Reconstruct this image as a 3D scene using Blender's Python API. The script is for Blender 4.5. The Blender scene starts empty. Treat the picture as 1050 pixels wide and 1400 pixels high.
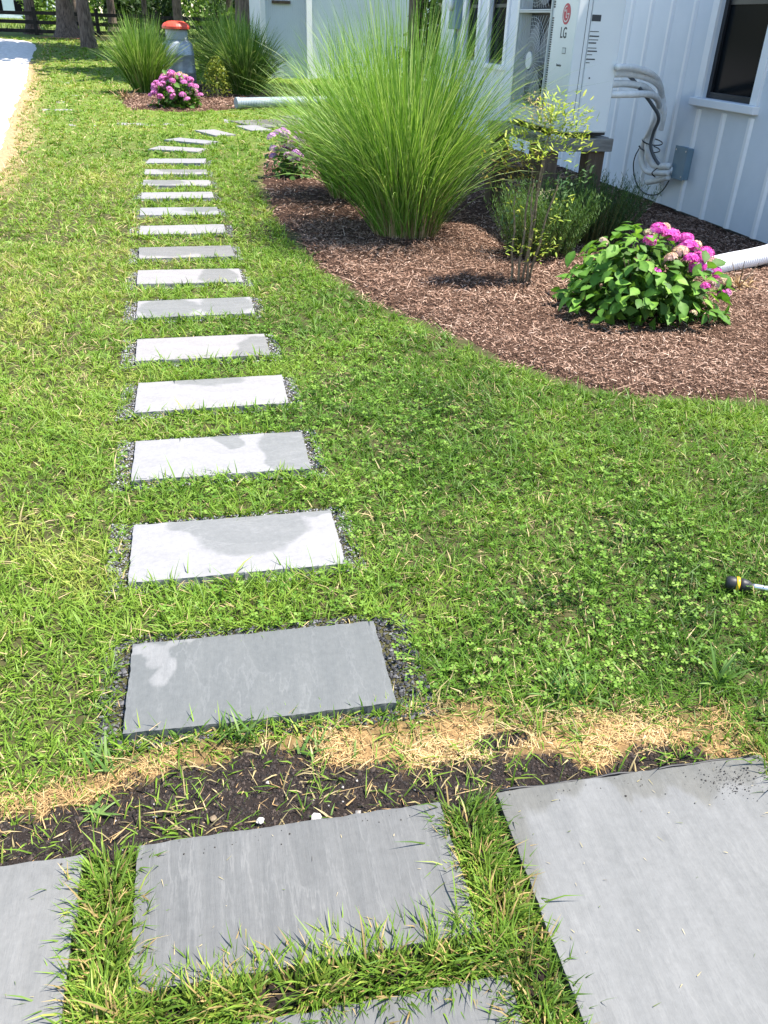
import bpy, bmesh, math, random
import numpy as np
from mathutils import Vector, Matrix, Quaternion
R = math.radians
scn = bpy.context.scene
C = scn.collection
rng = np.random.default_rng(7)
random.seed(7)

# ------------------------------------------------------------------ camera, world, sun, exposure
cam_d = bpy.data.cameras.new('camera'); cam = bpy.data.objects.new('camera', cam_d); C.objects.link(cam)
YAW, PITCH, ROLL, CAM_H = R(14.5), R(31.046), R(2.0908), 1.35
fw = Vector((math.sin(YAW) * math.cos(PITCH), math.cos(YAW) * math.cos(PITCH), -math.sin(PITCH)))
rt0 = Vector((math.cos(YAW), -math.sin(YAW), 0)); up0 = rt0.cross(fw)
rt = math.cos(ROLL) * rt0 + math.sin(ROLL) * up0
up = -math.sin(ROLL) * rt0 + math.cos(ROLL) * up0
m = Matrix.Identity(4)
for i in range(3):
    m[i][0], m[i][1], m[i][2] = rt[i], up[i], -fw[i]
m[2][3] = CAM_H
cam.matrix_world = m
cam_d.sensor_fit = 'HORIZONTAL'; cam_d.sensor_width = 36; cam_d.lens = 36 * 1110.7 / 1050
cam_d.clip_start = 0.05; cam_d.clip_end = 1500
scn.camera = cam
SUN_EL, SX, SY = R(66), 0.968, -0.25
world = bpy.data.worlds.new('World'); scn.world = world; world.use_nodes = True
wn = world.node_tree.nodes; bg = wn['Background']
sky = wn.new('ShaderNodeTexSky'); sky.sky_type = 'NISHITA'; sky.sun_disc = False
sky.ozone_density = 2.6; sky.air_density = 1.2; sky.dust_density = .4; sky.sun_elevation = SUN_EL; sky.sun_rotation = math.atan2(SX, SY)
world.node_tree.links.new(sky.outputs[0], bg.inputs[0]); bg.inputs[1].default_value = 0.135
sun_d = bpy.data.lights.new('sun', 'SUN'); sun_d.energy = 5.0; sun_d.angle = R(0.5); sun_d.color = (1.0, 0.935, 0.84)
sun = bpy.data.objects.new('sun', sun_d); C.objects.link(sun)
sdir = Vector((SX * math.cos(SUN_EL), SY * math.cos(SUN_EL), math.sin(SUN_EL)))
sun.rotation_euler = (-sdir).to_track_quat('-Z', 'Y').to_euler(); sun.location = (3, 4, 12)
scn.view_settings.view_transform = 'Standard'; scn.view_settings.look = 'None'
scn.view_settings.gamma = 1; scn.view_settings.use_curve_mapping = False
scn.view_settings.exposure = 1.38

# ------------------------------------------------------------------ materials
def mat(name, col=(.5, .5, .5), rough=.6, spec=.4, metal=0.0):
    M = bpy.data.materials.new(name); M.use_nodes = True
    b = M.node_tree.nodes['Principled BSDF']
    b.inputs['Base Color'].default_value = (*col, 1); b.inputs['Roughness'].default_value = rough
    b.inputs['Specular IOR Level'].default_value = spec; b.inputs['Metallic'].default_value = metal
    return M
def N(M, t, **kw):
    n = M.node_tree.nodes.new(t)
    for k, v in kw.items(): setattr(n, k, v)
    return n
def Lk(M, a, b): M.node_tree.links.new(a, b)
def bsdf(M): return M.node_tree.nodes['Principled BSDF']
def noise(M, scale, detail=4, rough=.55, vec=None):
    n = N(M, 'ShaderNodeTexNoise'); n.inputs['Scale'].default_value = scale; n.inputs['Detail'].default_value = detail
    n.inputs['Roughness'].default_value = rough
    if vec is None:
        tc = N(M, 'ShaderNodeTexCoord'); vec = tc.outputs['Object']
    Lk(M, vec, n.inputs['Vector']); return n
def ramp(M, fac, stops):
    r = N(M, 'ShaderNodeValToRGB'); e = r.color_ramp.elements
    while len(e) < len(stops): e.new(.5)
    for el, (p, c) in zip(e, stops): el.position = p; el.color = (*c, 1) if len(c) == 3 else c
    Lk(M, fac, r.inputs[0]); return r
def bump(M, h, strength, dist=.01):
    b = N(M, 'ShaderNodeBump'); b.inputs['Strength'].default_value = strength; b.inputs['Distance'].default_value = dist
    Lk(M, h, b.inputs['Height']); Lk(M, b.outputs[0], bsdf(M).inputs['Normal']); return b
def stretch(M, sc):
    tc = N(M, 'ShaderNodeTexCoord'); mp = N(M, 'ShaderNodeMapping'); mp.inputs['Scale'].default_value = sc
    Lk(M, tc.outputs['Object'], mp.inputs[0]); return mp.outputs[0]
def noisy(name, c1, c2, scale, rough=.7, spec=.3, bstr=.2, bscale=None, bdist=.01, sc=(1, 1, 1), metal=0.0):
    M = mat(name, c1, rough, spec, metal); v = stretch(M, sc)
    n = noise(M, scale, 5, .6, v); r = ramp(M, n.outputs[0], [(.3, c1), (.7, c2)])
    Lk(M, r.outputs[0], bsdf(M).inputs['Base Color'])
    if bstr:
        n2 = noise(M, bscale or scale * 4, 4, .6, v); bump(M, n2.outputs[0], bstr, bdist)
    return M
def veg(name, trans=.35, rough=.5, spec=.35, tint=(1.25, 1.25, .7)):
    M = mat(name, (.1, .2, .03), rough, spec)
    a = N(M, 'ShaderNodeAttribute'); a.attribute_name = 'col'
    b = bsdf(M); Lk(M, a.outputs['Color'], b.inputs['Base Color'])
    t = N(M, 'ShaderNodeBsdfTranslucent'); mx = N(M, 'ShaderNodeMixShader'); mx.inputs[0].default_value = trans
    mu = N(M, 'ShaderNodeVectorMath', operation='MULTIPLY'); mu.inputs[1].default_value = tint
    Lk(M, a.outputs['Color'], mu.inputs[0]); Lk(M, mu.outputs[0], t.inputs['Color'])
    Lk(M, b.outputs[0], mx.inputs[1]); Lk(M, t.outputs[0], mx.inputs[2])
    Lk(M, mx.outputs[0], M.node_tree.nodes['Material Output'].inputs['Surface']); return M
def attr_mat(name, rough=.8, spec=.2, nscale=0, namp=.3, bstr=0, bscale=60):
    M = mat(name, (.2, .2, .2), rough, spec)
    a = N(M, 'ShaderNodeAttribute'); a.attribute_name = 'col'; out = a.outputs['Color']
    if nscale:
        n = noise(M, nscale, 6, .65); r = ramp(M, n.outputs[0], [(.25, (1 - namp,) * 3), (.75, (1 + namp,) * 3)])
        mu = N(M, 'ShaderNodeVectorMath', operation='MULTIPLY'); Lk(M, out, mu.inputs[0]); Lk(M, r.outputs[0], mu.inputs[1]); out = mu.outputs[0]
    Lk(M, out, bsdf(M).inputs['Base Color'])
    if bstr:
        n2 = noise(M, bscale, 5, .7); bump(M, n2.outputs[0], bstr, .01)
    return M

M_grass = veg('grass_blades', .28, .5, .24)
M_leaf = veg('leaves', .34, .55, .25)
M_petal = veg('petals', .35, .6, .2, (1.1, 1.0, 1.1))
M_straw = veg('straw', .2, .6, .3, (1, 1, 1))
M_mulchchip = attr_mat('bark_chips', .85, .15)
M_stonechip = attr_mat('stone_chips', .7, .3)
M_ground = attr_mat('lawn_soil', .95, .1, 35, .45, .6, 90)
M_bed = noisy('bark_bed', (.04, .022, .015), (.11, .063, .043), 55, .95, .1, .9, 120, .02)
M_drive = noisy('pale_gravel_drive', (.48, .45, .42), (.72, .69, .66), 9, .9, .2, .8, 45, .02)
M_white = noisy('blue_tinted_white_paint', (.59, .635, .68), (.66, .70, .74), 3, .5, .4, .06, 30)  # blue cast of the shaded walls put into the white paint
M_trim = noisy('white_trim_paint', (.74, .75, .76), (.81, .81, .80), 5, .45, .4, .04, 60)
M_black = mat('black_frame', (.012, .013, .016), .35, .5)
M_glass = mat('dark_window_glass', (.006, .008, .01), .15, .03)
M_roof = noisy('roof_metal', (.10, .105, .11), (.14, .14, .15), 4, .45, .5, .05)
M_found = noisy('foundation', (.10, .095, .09), (.17, .165, .16), 20, .9, .2, .3)  # kept dark to carry the shaded gap under the wall
M_ac = noisy('ac_casing', (.62, .64, .64), (.66, .675, .67), 2, .38, .5, .015, 200)
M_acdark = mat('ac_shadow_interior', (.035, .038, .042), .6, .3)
M_fan = mat('fan_plastic', (.16, .17, .19), .5, .4)
M_wire = mat('grille_wire', (.55, .57, .58), .4, .5)
M_red = mat('logo_red', (.42, .018, .045), .4, .4)
M_print = mat('dark_print', (.05, .052, .055), .6, .3)
M_label = mat('pale_label', (.55, .57, .56), .5, .3)
M_ins = noisy('pipe_insulation', (.60, .61, .60), (.74, .74, .72), 18, .6, .3, .25, 60)
M_rubber = mat('black_rubber', (.02, .02, .022), .5, .4)
M_cable = mat('grey_cable', (.10, .115, .13), .45, .4)
M_box = noisy('grey_box', (.13, .20, .25), (.17, .25, .30), 6, .5, .4, .05)
M_wood = noisy('weathered_wood', (.06, .042, .03), (.14, .10, .072), 6, .85, .2, .4, 30, .006, (3, 3, .4))  # brown darkened to carry the shade under the unit
M_woodrail = noisy('weathered_rail', (.10, .095, .09), (.24, .23, .21), 6, .85, .2, .4, 30, .006, (.5, 4, 4))
M_pvc = noisy('white_plastic_pipe', (.70, .69, .71), (.79, .78, .79), 7, .45, .4, .05)
M_greypipe = noisy('grey_plastic_pipe', (.20, .25, .29), (.30, .35, .38), 5, .5, .4, .1)
M_barrel = noisy('barrel_galvanised', (.22, .26, .29), (.42, .46, .48), 5, .38, .5, .15, 18, .01, (1, 1, 2), .25)
M_neck = mat('barrel_neck', (.32, .36, .34), .5, .4)
M_orange = noisy('orange_lid_plastic', (.56, .055, .03), (.66, .085, .045), 9, .45, .4, .05)
M_bark = noisy('tree_bark', (.055, .042, .035), (.24, .185, .15), 7, .95, .1, 1.0, 14, .05, (3, 3, .6))
M_fence = noisy('dark_fence_wood', (.018, .015, .013), (.05, .043, .036), 5, .8, .2, .3)
M_yellow = mat('yellow_plastic', (.72, .42, .02), .4, .4)
M_steel = mat('brushed_steel', (.6, .6, .6), .3, .5, .9)
M_stem = noisy('cane_bark', (.12, .085, .055), (.27, .21, .14), 40, .9, .2, .4)

def stone_mat(name, dry1, dry2, wet1, wet2, streak, vein=.2):
    M = mat(name, dry1, .62, .35)
    v = stretch(M, streak)
    n1 = noise(M, 5, 8, .62, v); n2 = noise(M, 60, 6, .7); n3 = noise(M, 9, 6, .7)
    oi = N(M, 'ShaderNodeObjectInfo')
    a = N(M, 'ShaderNodeAttribute'); a.attribute_name = 'wet'
    ad = N(M, 'ShaderNodeMath', operation='MULTIPLY_ADD'); Lk(M, n3.outputs[0], ad.inputs[0]); ad.inputs[1].default_value = .35; Lk(M, a.outputs['Fac'], ad.inputs[2])
    wet = N(M, 'ShaderNodeMapRange'); wet.interpolation_type = 'SMOOTHSTEP'; wet.inputs[1].default_value = .44; wet.inputs[2].default_value = .92; Lk(M, ad.outputs[0], wet.inputs[0])
    rd = ramp(M, n1.outputs[0], [(.28, dry1), (.72, dry2)]); rw = ramp(M, n1.outputs[0], [(.28, wet1), (.72, wet2)])
    mx = N(M, 'ShaderNodeMix', data_type='RGBA'); Lk(M, wet.outputs[0], mx.inputs[0]); Lk(M, rd.outputs[0], mx.inputs[6]); Lk(M, rw.outputs[0], mx.inputs[7])
    # fine grain and warm/cool variation from stone to stone
    rg = ramp(M, n2.outputs[0], [(.3, (.88, .88, .88)), (.7, (1.06, 1.06, 1.06))])
    rv = ramp(M, oi.outputs['Random'], [(0, (1.02, .985, .97)), (.5, (1, 1, 1)), (1, (.95, .97, 1.0))])
    m1 = N(M, 'ShaderNodeVectorMath', operation='MULTIPLY'); Lk(M, mx.outputs[2], m1.inputs[0]); Lk(M, rg.outputs[0], m1.inputs[1])
    m2 = N(M, 'ShaderNodeVectorMath', operation='MULTIPLY'); Lk(M, m1.outputs[0], m2.inputs[0]); Lk(M, rv.outputs[0], m2.inputs[1])
    # pale mineral veins / cleft lines
    nv = noise(M, 3.0, 6, .6, v); vr = ramp(M, nv.outputs[0], [(.485, (0, 0, 0)), (.5, (1, 1, 1)), (.515, (0, 0, 0))])
    nm = noise(M, 4, 2); vm = N(M, 'ShaderNodeMath', operation='MULTIPLY'); Lk(M, vr.outputs[0], vm.inputs[0]); Lk(M, nm.outputs[0], vm.inputs[1])
    vs = N(M, 'ShaderNodeMath', operation='MULTIPLY'); Lk(M, vm.outputs[0], vs.inputs[0]); vs.inputs[1].default_value = vein
    m3 = N(M, 'ShaderNodeMix', data_type='RGBA'); Lk(M, vs.outputs[0], m3.inputs[0]); Lk(M, m2.outputs[0], m3.inputs[6]); m3.inputs[7].default_value = (*[min(.7, c * 1.5) for c in dry2], 1)
    Lk(M, m3.outputs[2], bsdf(M).inputs['Base Color'])
    rr = N(M, 'ShaderNodeMapRange'); Lk(M, wet.outputs[0], rr.inputs[0]); rr.inputs[3].default_value = .68; rr.inputs[4].default_value = .5; Lk(M, rr.outputs[0], bsdf(M).inputs['Roughness'])
    bump(M, n1.outputs[0], .6, .008)
    return M
M_stone = stone_mat('bluestone', (.212, .205, .204), (.250, .243, .242), (.146, .147, .142), (.176, .175, .168), (1.2, 3, 1))
M_stone1 = stone_mat('bluestone_damp', (.17, .171, .17), (.20, .199, .197), (.100, .105, .103), (.122, .126, .122), (3.0, .8, 1))
M_patio = stone_mat('patio_bluestone', (.120, .120, .115), (.160, .158, .151), (.098, .096, .086), (.118, .114, .10), (4.0, .7, 1))
M_patio2 = stone_mat('patio_bluestone_dark', (.089, .090, .087), (.127, .126, .121), (.08, .08, .076), (.1, .098, .09), (5.0, .6, 1), .55)
for M_ in (M_patio, M_patio2):
    b_ = bsdf(M_); nn_ = noise(M_, 26, 8, .75); rr_ = ramp(M_, nn_.outputs[0], [(.28, (.90, .90, .90)), (.5, (1, 1, 1)), (.66, (1.0, 1.0, 1.0)), (.76, (1.16, 1.16, 1.16))])
    src = b_.inputs['Base Color'].links[0].from_socket; mu_ = N(M_, 'ShaderNodeVectorMath', operation='MULTIPLY'); Lk(M_, src, mu_.inputs[0]); Lk(M_, rr_.outputs[0], mu_.inputs[1]); Lk(M_, mu_.outputs[0], b_.inputs['Base Color'])

# ------------------------------------------------------------------ helpers
def link(name, me, m_=None, parent=None):
    o = bpy.data.objects.new(name, me); C.objects.link(o)
    if m_ is not None and not me.materials: me.materials.append(m_)
    if parent is not None: o.parent = parent
    return o
def tag(o, label=None, cat=None, group=None, kind=None):
    if label: o['label'] = label
    if cat: o['category'] = cat
    if group: o['group'] = group
    if kind: o['kind'] = kind
    return o
def thing(name, label, cat, loc=(0, 0, 0), rz=0, group=None):
    o = bpy.data.objects.new(name, None); C.objects.link(o); o.empty_display_size = .1
    o.location = loc; o.rotation_euler = (0, 0, rz); return tag(o, label, cat, group)
def mesh_np(name, V, quads=None, tris=None, col=None, smooth=True):
    me = bpy.data.meshes.new(name); V = np.asarray(V, np.float32)
    q = np.zeros((0, 4), np.int32) if quads is None else np.asarray(quads, np.int32).reshape(-1, 4)
    t = np.zeros((0, 3), np.int32) if tris is None else np.asarray(tris, np.int32).reshape(-1, 3)
    me.vertices.add(len(V)); me.vertices.foreach_set('co', V.ravel())
    me.loops.add(q.size + t.size); me.loops.foreach_set('vertex_index', np.concatenate([q.ravel(), t.ravel()]))
    me.polygons.add(len(q) + len(t))
    me.polygons.foreach_set('loop_start', np.concatenate([np.arange(len(q)) * 4, q.size + np.arange(len(t)) * 3]).astype(np.int32))
    me.update(calc_edges=True)
    if not smooth: me.shade_flat()
    if col is not None:
        c = np.ones((len(V), 4), np.float32); c[:, :3] = col
        a = me.attributes.new('col', 'FLOAT_COLOR', 'POINT'); a.data.foreach_set('color', c.ravel())
    return me
def ribbons(P, az, th0, bend, L, W, nseg, c0, c1=None, twist=None, taper=1.0, pw=1.4, bell=False):
    """curved tapering blades: root P, heading az, lean th0 from vertical growing by bend; returns V, quads, tris, col"""
    n = len(P); c1 = c0 if c1 is None else c1
    pos = [np.asarray(P, float)]; dirs = []
    for i in range(nseg):
        s = (i + .5) / nseg; th = th0 + bend * s ** pw
        d = np.stack([np.sin(th) * np.cos(az), np.sin(th) * np.sin(az), np.cos(th)], 1); dirs.append(d)
        pos.append(pos[-1] + d * (L / nseg)[:, None])
    perp = np.stack([-np.sin(az), np.cos(az), np.zeros(n)], 1)
    tw = np.zeros(n) if twist is None else twist
    V = np.zeros((n, 2 * nseg + 1, 3)); K = np.zeros((n, 2 * nseg + 1, 3))
    for i in range(nseg):
        s = i / nseg; d = dirs[i]; nrm = np.cross(d, perp)
        wv = perp * np.cos(tw)[:, None] + nrm * np.sin(tw)[:, None]
        prof = (1 - s ** 2 * .75 * taper) if not bell else (.35 + .65 * math.sin(math.pi * min(1, s * .9 + .18)))
        h = wv * (W * prof * .5)[:, None]
        V[:, 2 * i] = pos[i] - h; V[:, 2 * i + 1] = pos[i] + h
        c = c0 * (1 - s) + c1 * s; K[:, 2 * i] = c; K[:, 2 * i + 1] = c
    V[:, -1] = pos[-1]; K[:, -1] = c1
    k = 2 * nseg + 1; b = np.arange(n)[:, None] * k
    q = [b + np.array([[2 * i, 2 * i + 1, 2 * i + 3, 2 * i + 2]]) for i in range(nseg - 1)]
    q = np.concatenate(q) if q else None
    t = b + np.array([[2 * nseg - 2, 2 * nseg - 1, 2 * nseg]])
    return V.reshape(-1, 3), q, t, K.reshape(-1, 3)
def cat_geo(parts):
    Vs, Q, T, K, o = [], [], [], [], 0
    for v, q, t, k in parts:
        Vs.append(v); K.append(k)
        if q is not None and len(q): Q.append(np.asarray(q) + o)
        if t is not None and len(t): T.append(np.asarray(t) + o)
        o += len(v)
    return np.concatenate(Vs), (np.concatenate(Q) if Q else None), (np.concatenate(T) if T else None), np.concatenate(K)
def leafcards(P, size, asp, col, up_bias=.3, g=rng):
    """leaf shaped kites at P with random facing"""
    n = len(P); d = g.normal(size=(n, 3)); d[:, 2] += up_bias; d /= np.linalg.norm(d, axis=1)[:, None]
    a = g.normal(size=(n, 3)); a -= d * np.sum(a * d, 1)[:, None]; a /= np.linalg.norm(a, axis=1)[:, None]; b = np.cross(d, a)
    s = np.asarray(size)[:, None] * np.ones((n, 1))
    V = np.stack([P - a * s * .5, P + b * s * asp * .5 - a * s * .08 + d * s * .06, P + a * s * .5, P - b * s * asp * .5 - a * s * .08 + d * s * .06], 1).reshape(-1, 3)
    q = np.arange(n * 4).reshape(-1, 4)
    return V, q, None, np.repeat(col, 4, 0)
def mixcol(t, cs):
    """t in 0..1 -> interpolate colours cs"""
    cs = np.asarray(cs, float); x = np.clip(t, 0, .9999) * (len(cs) - 1); i = x.astype(int); f = (x - i)[:, None]
    return cs[i] * (1 - f) + cs[i + 1] * f
_lat = np.random.default_rng(99).random((64, 64))
def vn(x, y, s=1.0, o=0.0):
    x = np.asarray(x) * s + 17.3 + o; y = np.asarray(y) * s + 9.1 + o * 1.7
    xi = np.floor(x).astype(int); yi = np.floor(y).astype(int); fx = x - xi; fy = y - yi
    fx = fx * fx * (3 - 2 * fx); fy = fy * fy * (3 - 2 * fy); L = lambda a, b: _lat[a % 64, b % 64]
    return (L(xi, yi) * (1 - fx) + L(xi + 1, yi) * fx) * (1 - fy) + (L(xi, yi + 1) * (1 - fx) + L(xi + 1, yi + 1) * fx) * fy
def fbm(x, y, s=1.0, o=0.0): return (vn(x, y, s, o) + .5 * vn(x, y, s * 2.1, o + 5) + .25 * vn(x, y, s * 4.3, o + 11)) / 1.75
def sstep(a, b, x): t = np.clip((np.asarray(x, float) - a) / (b - a), 0, 1); return t * t * (3 - 2 * t)
def inpoly(x, y, P):
    P = np.asarray(P); ins = np.zeros(np.shape(x), bool); j = len(P) - 1
    for i in range(len(P)):
        c = ((P[i, 1] > y) != (P[j, 1] > y)) & (x < (P[j, 0] - P[i, 0]) * (y - P[i, 1]) / (P[j, 1] - P[i, 1] + 1e-12) + P[i, 0]); ins ^= c; j = i
    return ins
def sdist(x, y, P):
    """positive inside"""
    P = np.asarray(P); d = np.full(np.shape(x), 1e9); j = len(P) - 1
    for i in range(len(P)):
        a = P[j]; b = P[i]; ab = b - a; t = np.clip(((x - a[0]) * ab[0] + (y - a[1]) * ab[1]) / (ab @ ab + 1e-12), 0, 1)
        d = np.minimum(d, np.hypot(x - a[0] - t * ab[0], y - a[1] - t * ab[1])); j = i
    return np.where(inpoly(x, y, P), d, -d)
def spline(P, n=6):
    P = np.asarray(P, float); out = []
    for i in range(len(P) - 1):
        p0 = P[max(i - 1, 0)]; p1 = P[i]; p2 = P[i + 1]; p3 = P[min(i + 2, len(P) - 1)]
        for k in range(n):
            t = k / n; out.append(.5 * ((2 * p1) + (p2 - p0) * t + (2 * p0 - 5 * p1 + 4 * p2 - p3) * t * t + (3 * p1 - p0 - 3 * p2 + p3) * t ** 3))
    out.append(P[-1]); return np.array(out)
class MB:
    def __init__(s): s.v = []; s.f = []
    def add(s, V, F):
        o = len(s.v); s.v += [tuple(p) for p in V]; s.f += [tuple(i + o for i in f) for f in F]; return s
    def box(s, x0, x1, y0, y1, z0, z1, M=None):
        V = [Vector((x, y, z)) for z in (z0, z1) for y in (y0, y1) for x in (x0, x1)]
        if M is not None: V = [M @ p for p in V]
        return s.add(V, [(0, 2, 3, 1), (4, 5, 7, 6), (0, 1, 5, 4), (2, 6, 7, 3), (0, 4, 6, 2), (1, 3, 7, 5)])
    def tube(s, pts, r, n=8, caps=True):
        pts = [Vector(p) for p in pts]; rs = r if hasattr(r, '__len__') else [r] * len(pts); V = []; prev = None
        for i, p in enumerate(pts):
            t = (pts[min(i + 1, len(pts) - 1)] - pts[max(i - 1, 0)]).normalized()
            if prev is None:
                a = Vector((0, 0, 1)) if abs(t.z) < .9 else Vector((1, 0, 0)); u = t.cross(a).normalized()
            else: u = (prev - t * prev.dot(t)).normalized()
            prev = u; w = t.cross(u)
            V += [p + (u * math.cos(k * 2 * math.pi / n) + w * math.sin(k * 2 * math.pi / n)) * rs[i] for k in range(n)]
        F = [(i * n + k, i * n + (k + 1) % n, (i + 1) * n + (k + 1) % n, (i + 1) * n + k) for i in range(len(pts) - 1) for k in range(n)]
        if caps: F += [tuple(range(n - 1, -1, -1)), tuple((len(pts) - 1) * n + k for k in range(n))]
        return s.add(V, F)
    def lathe(s, prof, c=(0, 0, 0), n=24):
        V = [(c[0] + r * math.cos(k * 2 * math.pi / n), c[1] + r * math.sin(k * 2 * math.pi / n), c[2] + z) for r, z in prof for k in range(n)]
        F = [(i * n + k, i * n + (k + 1) % n, (i + 1) * n + (k + 1) % n, (i + 1) * n + k) for i in range(len(prof) - 1) for k in range(n)]
        F += [tuple(range(n - 1, -1, -1)), tuple((len(prof) - 1) * n + k for k in range(n))]
        return s.add(V, F)
    def mesh(s, name, smooth=False, bevel=0, seg=2):
        me = bpy.data.meshes.new(name); bm = bmesh.new()
        vs = [bm.verts.new(p) for p in s.v]
        for f in s.f:
            try: bm.faces.new([vs[i] for i in f])
            except ValueError: pass
        bmesh.ops.recalc_face_normals(bm, faces=bm.faces)
        if bevel: bmesh.ops.bevel(bm, geom=list(bm.edges), offset=bevel, segments=seg, affect='EDGES', profile=.5, clamp_overlap=True)
        for f in bm.faces: f.smooth = smooth
        bm.to_mesh(me); bm.free()
        return me
    def build(s, name, m_, parent=None, smooth=False, bevel=0, seg=2):
        return link(name, s.mesh(name, smooth, bevel, seg), m_, parent)

# ------------------------------------------------------------------ plan of the garden
BED = np.array(list(spline([(4.3, 2.25), (3.2, 2.5), (2.381, 2.727), (2.043, 2.80), (1.786, 2.90), (1.591, 3.07), (1.422, 3.35), (1.275, 3.68), (1.147, 4.04), (.96, 4.46), (.845, 5.02),
       (.757, 5.70), (.718, 6.66), (.697, 7.58), (.763, 8.75), (.924, 10.0), (1.253, 11.28), (1.54, 12.04), (2.2, 12.7), (4.3, 13.9)])) + [(6.5, 13.9), (6.5, 2.25)])
FARBED = np.array(list(spline([(-.81, 18.6), (-.86, 17.2), (-.65, 15.6), (-.3, 15.37), (.39, 15.2), (1.15, 15.75), (1.9, 16.6), (2.6, 18.5), (2.2, 21.2), (.6, 22), (-.5, 21), (-.81, 18.6)])))
DRIVE = np.array(list(spline([(-2.1, 4.0), (-1.86, 7.0), (-1.66, 9.26), (-2.16, 14.04), (-2.9, 21.7), (-3.4, 26.5), (-3.7, 31), (-4.1, 33.2)])) + [(-6, 35.0), (-40, 36), (-40, 4.0)])
def gz(x, y):
    y = np.asarray(y, float); return .5 * sstep(21.5, 36, y)
SOIL = -.024
def soilz(x, y): return SOIL + .012 * (fbm(x, y, 4) - .5) * 2 + gz(x, y)
def bedz(x, y, d): return -.075 + .075 * sstep(-.05, .22, d) + .02 * (fbm(x, y, 3.0, 3) - .5) * 2 + .008 * (vn(x, y, 14) - .5) + gz(x, y)
STONES = [(.093, 1.498, -2.6), (.085, 2.074, -1.6), (.078, 2.671, -2.1), (.075, 3.249, -2.0), (.065, 3.818, -.6), (.056, 4.453, -.8), (.046, 5.085, -.6), (.044, 5.692, .8), (.036, 6.377, -1.0),
          (.029, 7.050, -.2), (.028, 7.745, -.1), (.036, 8.375, -.6), (.042, 9.017, -.4), (.058, 9.76, -7.4), (.095, 10.71, -24), (.275, 11.47, -39), (.62, 12.35, -66), (1.2, 12.93, -74),
          (.93, 14.0, -60), (.193, 13.55, -5), (-.43, 13.5, 0), (-1.07, 13.36, 4), (-1.49, 14.0, 22), (-1.64, 14.63, 8), (-1.69, 15.44, 2), (-1.58, 16.8, 0), (-1.7, 18.36, 0), (-1.88, 21.5, 0)]
SW, SD = .612, .303
def stone_local(x, y, s):
    a = R(s[2]); dx = x - s[0]; dy = y - s[1]; return dx * math.cos(a) + dy * math.sin(a), -dx * math.sin(a) + dy * math.cos(a)
PROT = R(-2.2)
PATIO = [(-.645, .72, .70, .72), (.108, .914, .592, .28), (.815, .545, .610, .97), (.112, .545, .600, .30)]  # centre, size
def patio_local(x, y, p):
    dx = x - p[0]; dy = y - p[1]; return dx * math.cos(PROT) + dy * math.sin(PROT), -dx * math.sin(PROT) + dy * math.cos(PROT)
def patio_edge(x): return 1.066 - .0384 * (x + .2) 

# ------------------------------------------------------------------ ground
def axis(segs):
    out = []
    for a, b, st in segs: out += list(np.arange(a, b - 1e-6, st))
    return np.array(out + [segs[-1][1]])
xs = axis([(-400, -40, 60), (-40, -8, 2), (-8, -2.5, .3), (-2.5, 2.4, .025), (2.4, 6, .2), (6, 20, 1), (20, 400, 60)])
ys = axis([(-60, -4, 8), (-4, .2, .3), (.2, 4, .025), (4, 12, .08), (12, 40, .4), (40, 100, 6), (100, 700, 60)])
gx, gy = np.meshgrid(xs, ys); GZ = soilz(gx, gy)
nx, ny = len(xs), len(ys)
idx = np.arange(nx * ny).reshape(ny, nx)
q = np.stack([idx[:-1, :-1], idx[:-1, 1:], idx[1:, 1:], idx[1:, :-1]], -1).reshape(-1, 4)
def dead(x, y):
    """0 lawn .. 1 bare strip by the patio"""
    e = patio_edge(x); d = y - e
    w = .20 + .10 * (fbm(x, y, 3.5, 2) - .5) * 2 + .05 * (fbm(x, y, 13, 4) - .5) * 2 - .05 * sstep(.75, 1.2, x) + .05 * sstep(-.2, -.7, x)
    return (1 - sstep(w - .07, w + .10, d)) * (1 - sstep(1.10, 1.22, x))
def soilmask(x, y):
    e = patio_edge(x); d = y - e
    a = np.exp(-((x + .02) / .42) ** 2) * .165 + .045 + .035 * sstep(.35, .6, x) - .05 * sstep(.95, 1.1, x)
    a = a + .06 * (fbm(x, y, 6, 8) - .5) * 2 + .03 * (fbm(x, y, 22, 3) - .5) * 2
    m_ = 1 - sstep(a - .015, a + .02, d)
    return np.maximum(m_, (np.hypot((x - .58) / .08, (y - 1.19) / .022) < 1 + .8 * (fbm(x, y, 20) - .5)) * 1.0)
fx_, fy_ = gx.ravel(), gy.ravel()
dd = dead(fx_, fy_); sm = soilmask(fx_, fy_) * (dd > .2)
far = sstep(6, 14, fy_)
gc = np.array([.058, .056, .024]) * (1 - far[:, None]) + np.array([.12, .16, .035]) * far[:, None]
gc = gc * (1 - dd[:, None]) + dd[:, None] * np.array([.23, .145, .065])
gc = gc * (1 - sm[:, None]) + sm[:, None] * np.array([.022, .017, .015])
ed = sdist(fx_, fy_, DRIVE); tan = sstep(-.40, -.02, ed + .3 * (fbm(fx_, fy_, 1.5) - .5)) * (fy_ < 27)
gc = gc * (1 - tan[:, None]) + tan[:, None] * np.array([.34, .235, .13])
pine = np.exp(-(((fx_ + 2.6) / 2.2) ** 2 + ((fy_ - 37.5) / 2.8) ** 2)); pine = sstep(.35, .6, pine + .2 * (fbm(fx_, fy_, .8) - .5))
gc = gc * (1 - pine[:, None]) + pine[:, None] * np.array([.30, .13, .06])
tag(link('lawn_ground', mesh_np('lawn_ground', np.stack([fx_, fy_, GZ.ravel()], 1), q, None, gc), M_ground), kind='structure')

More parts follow.
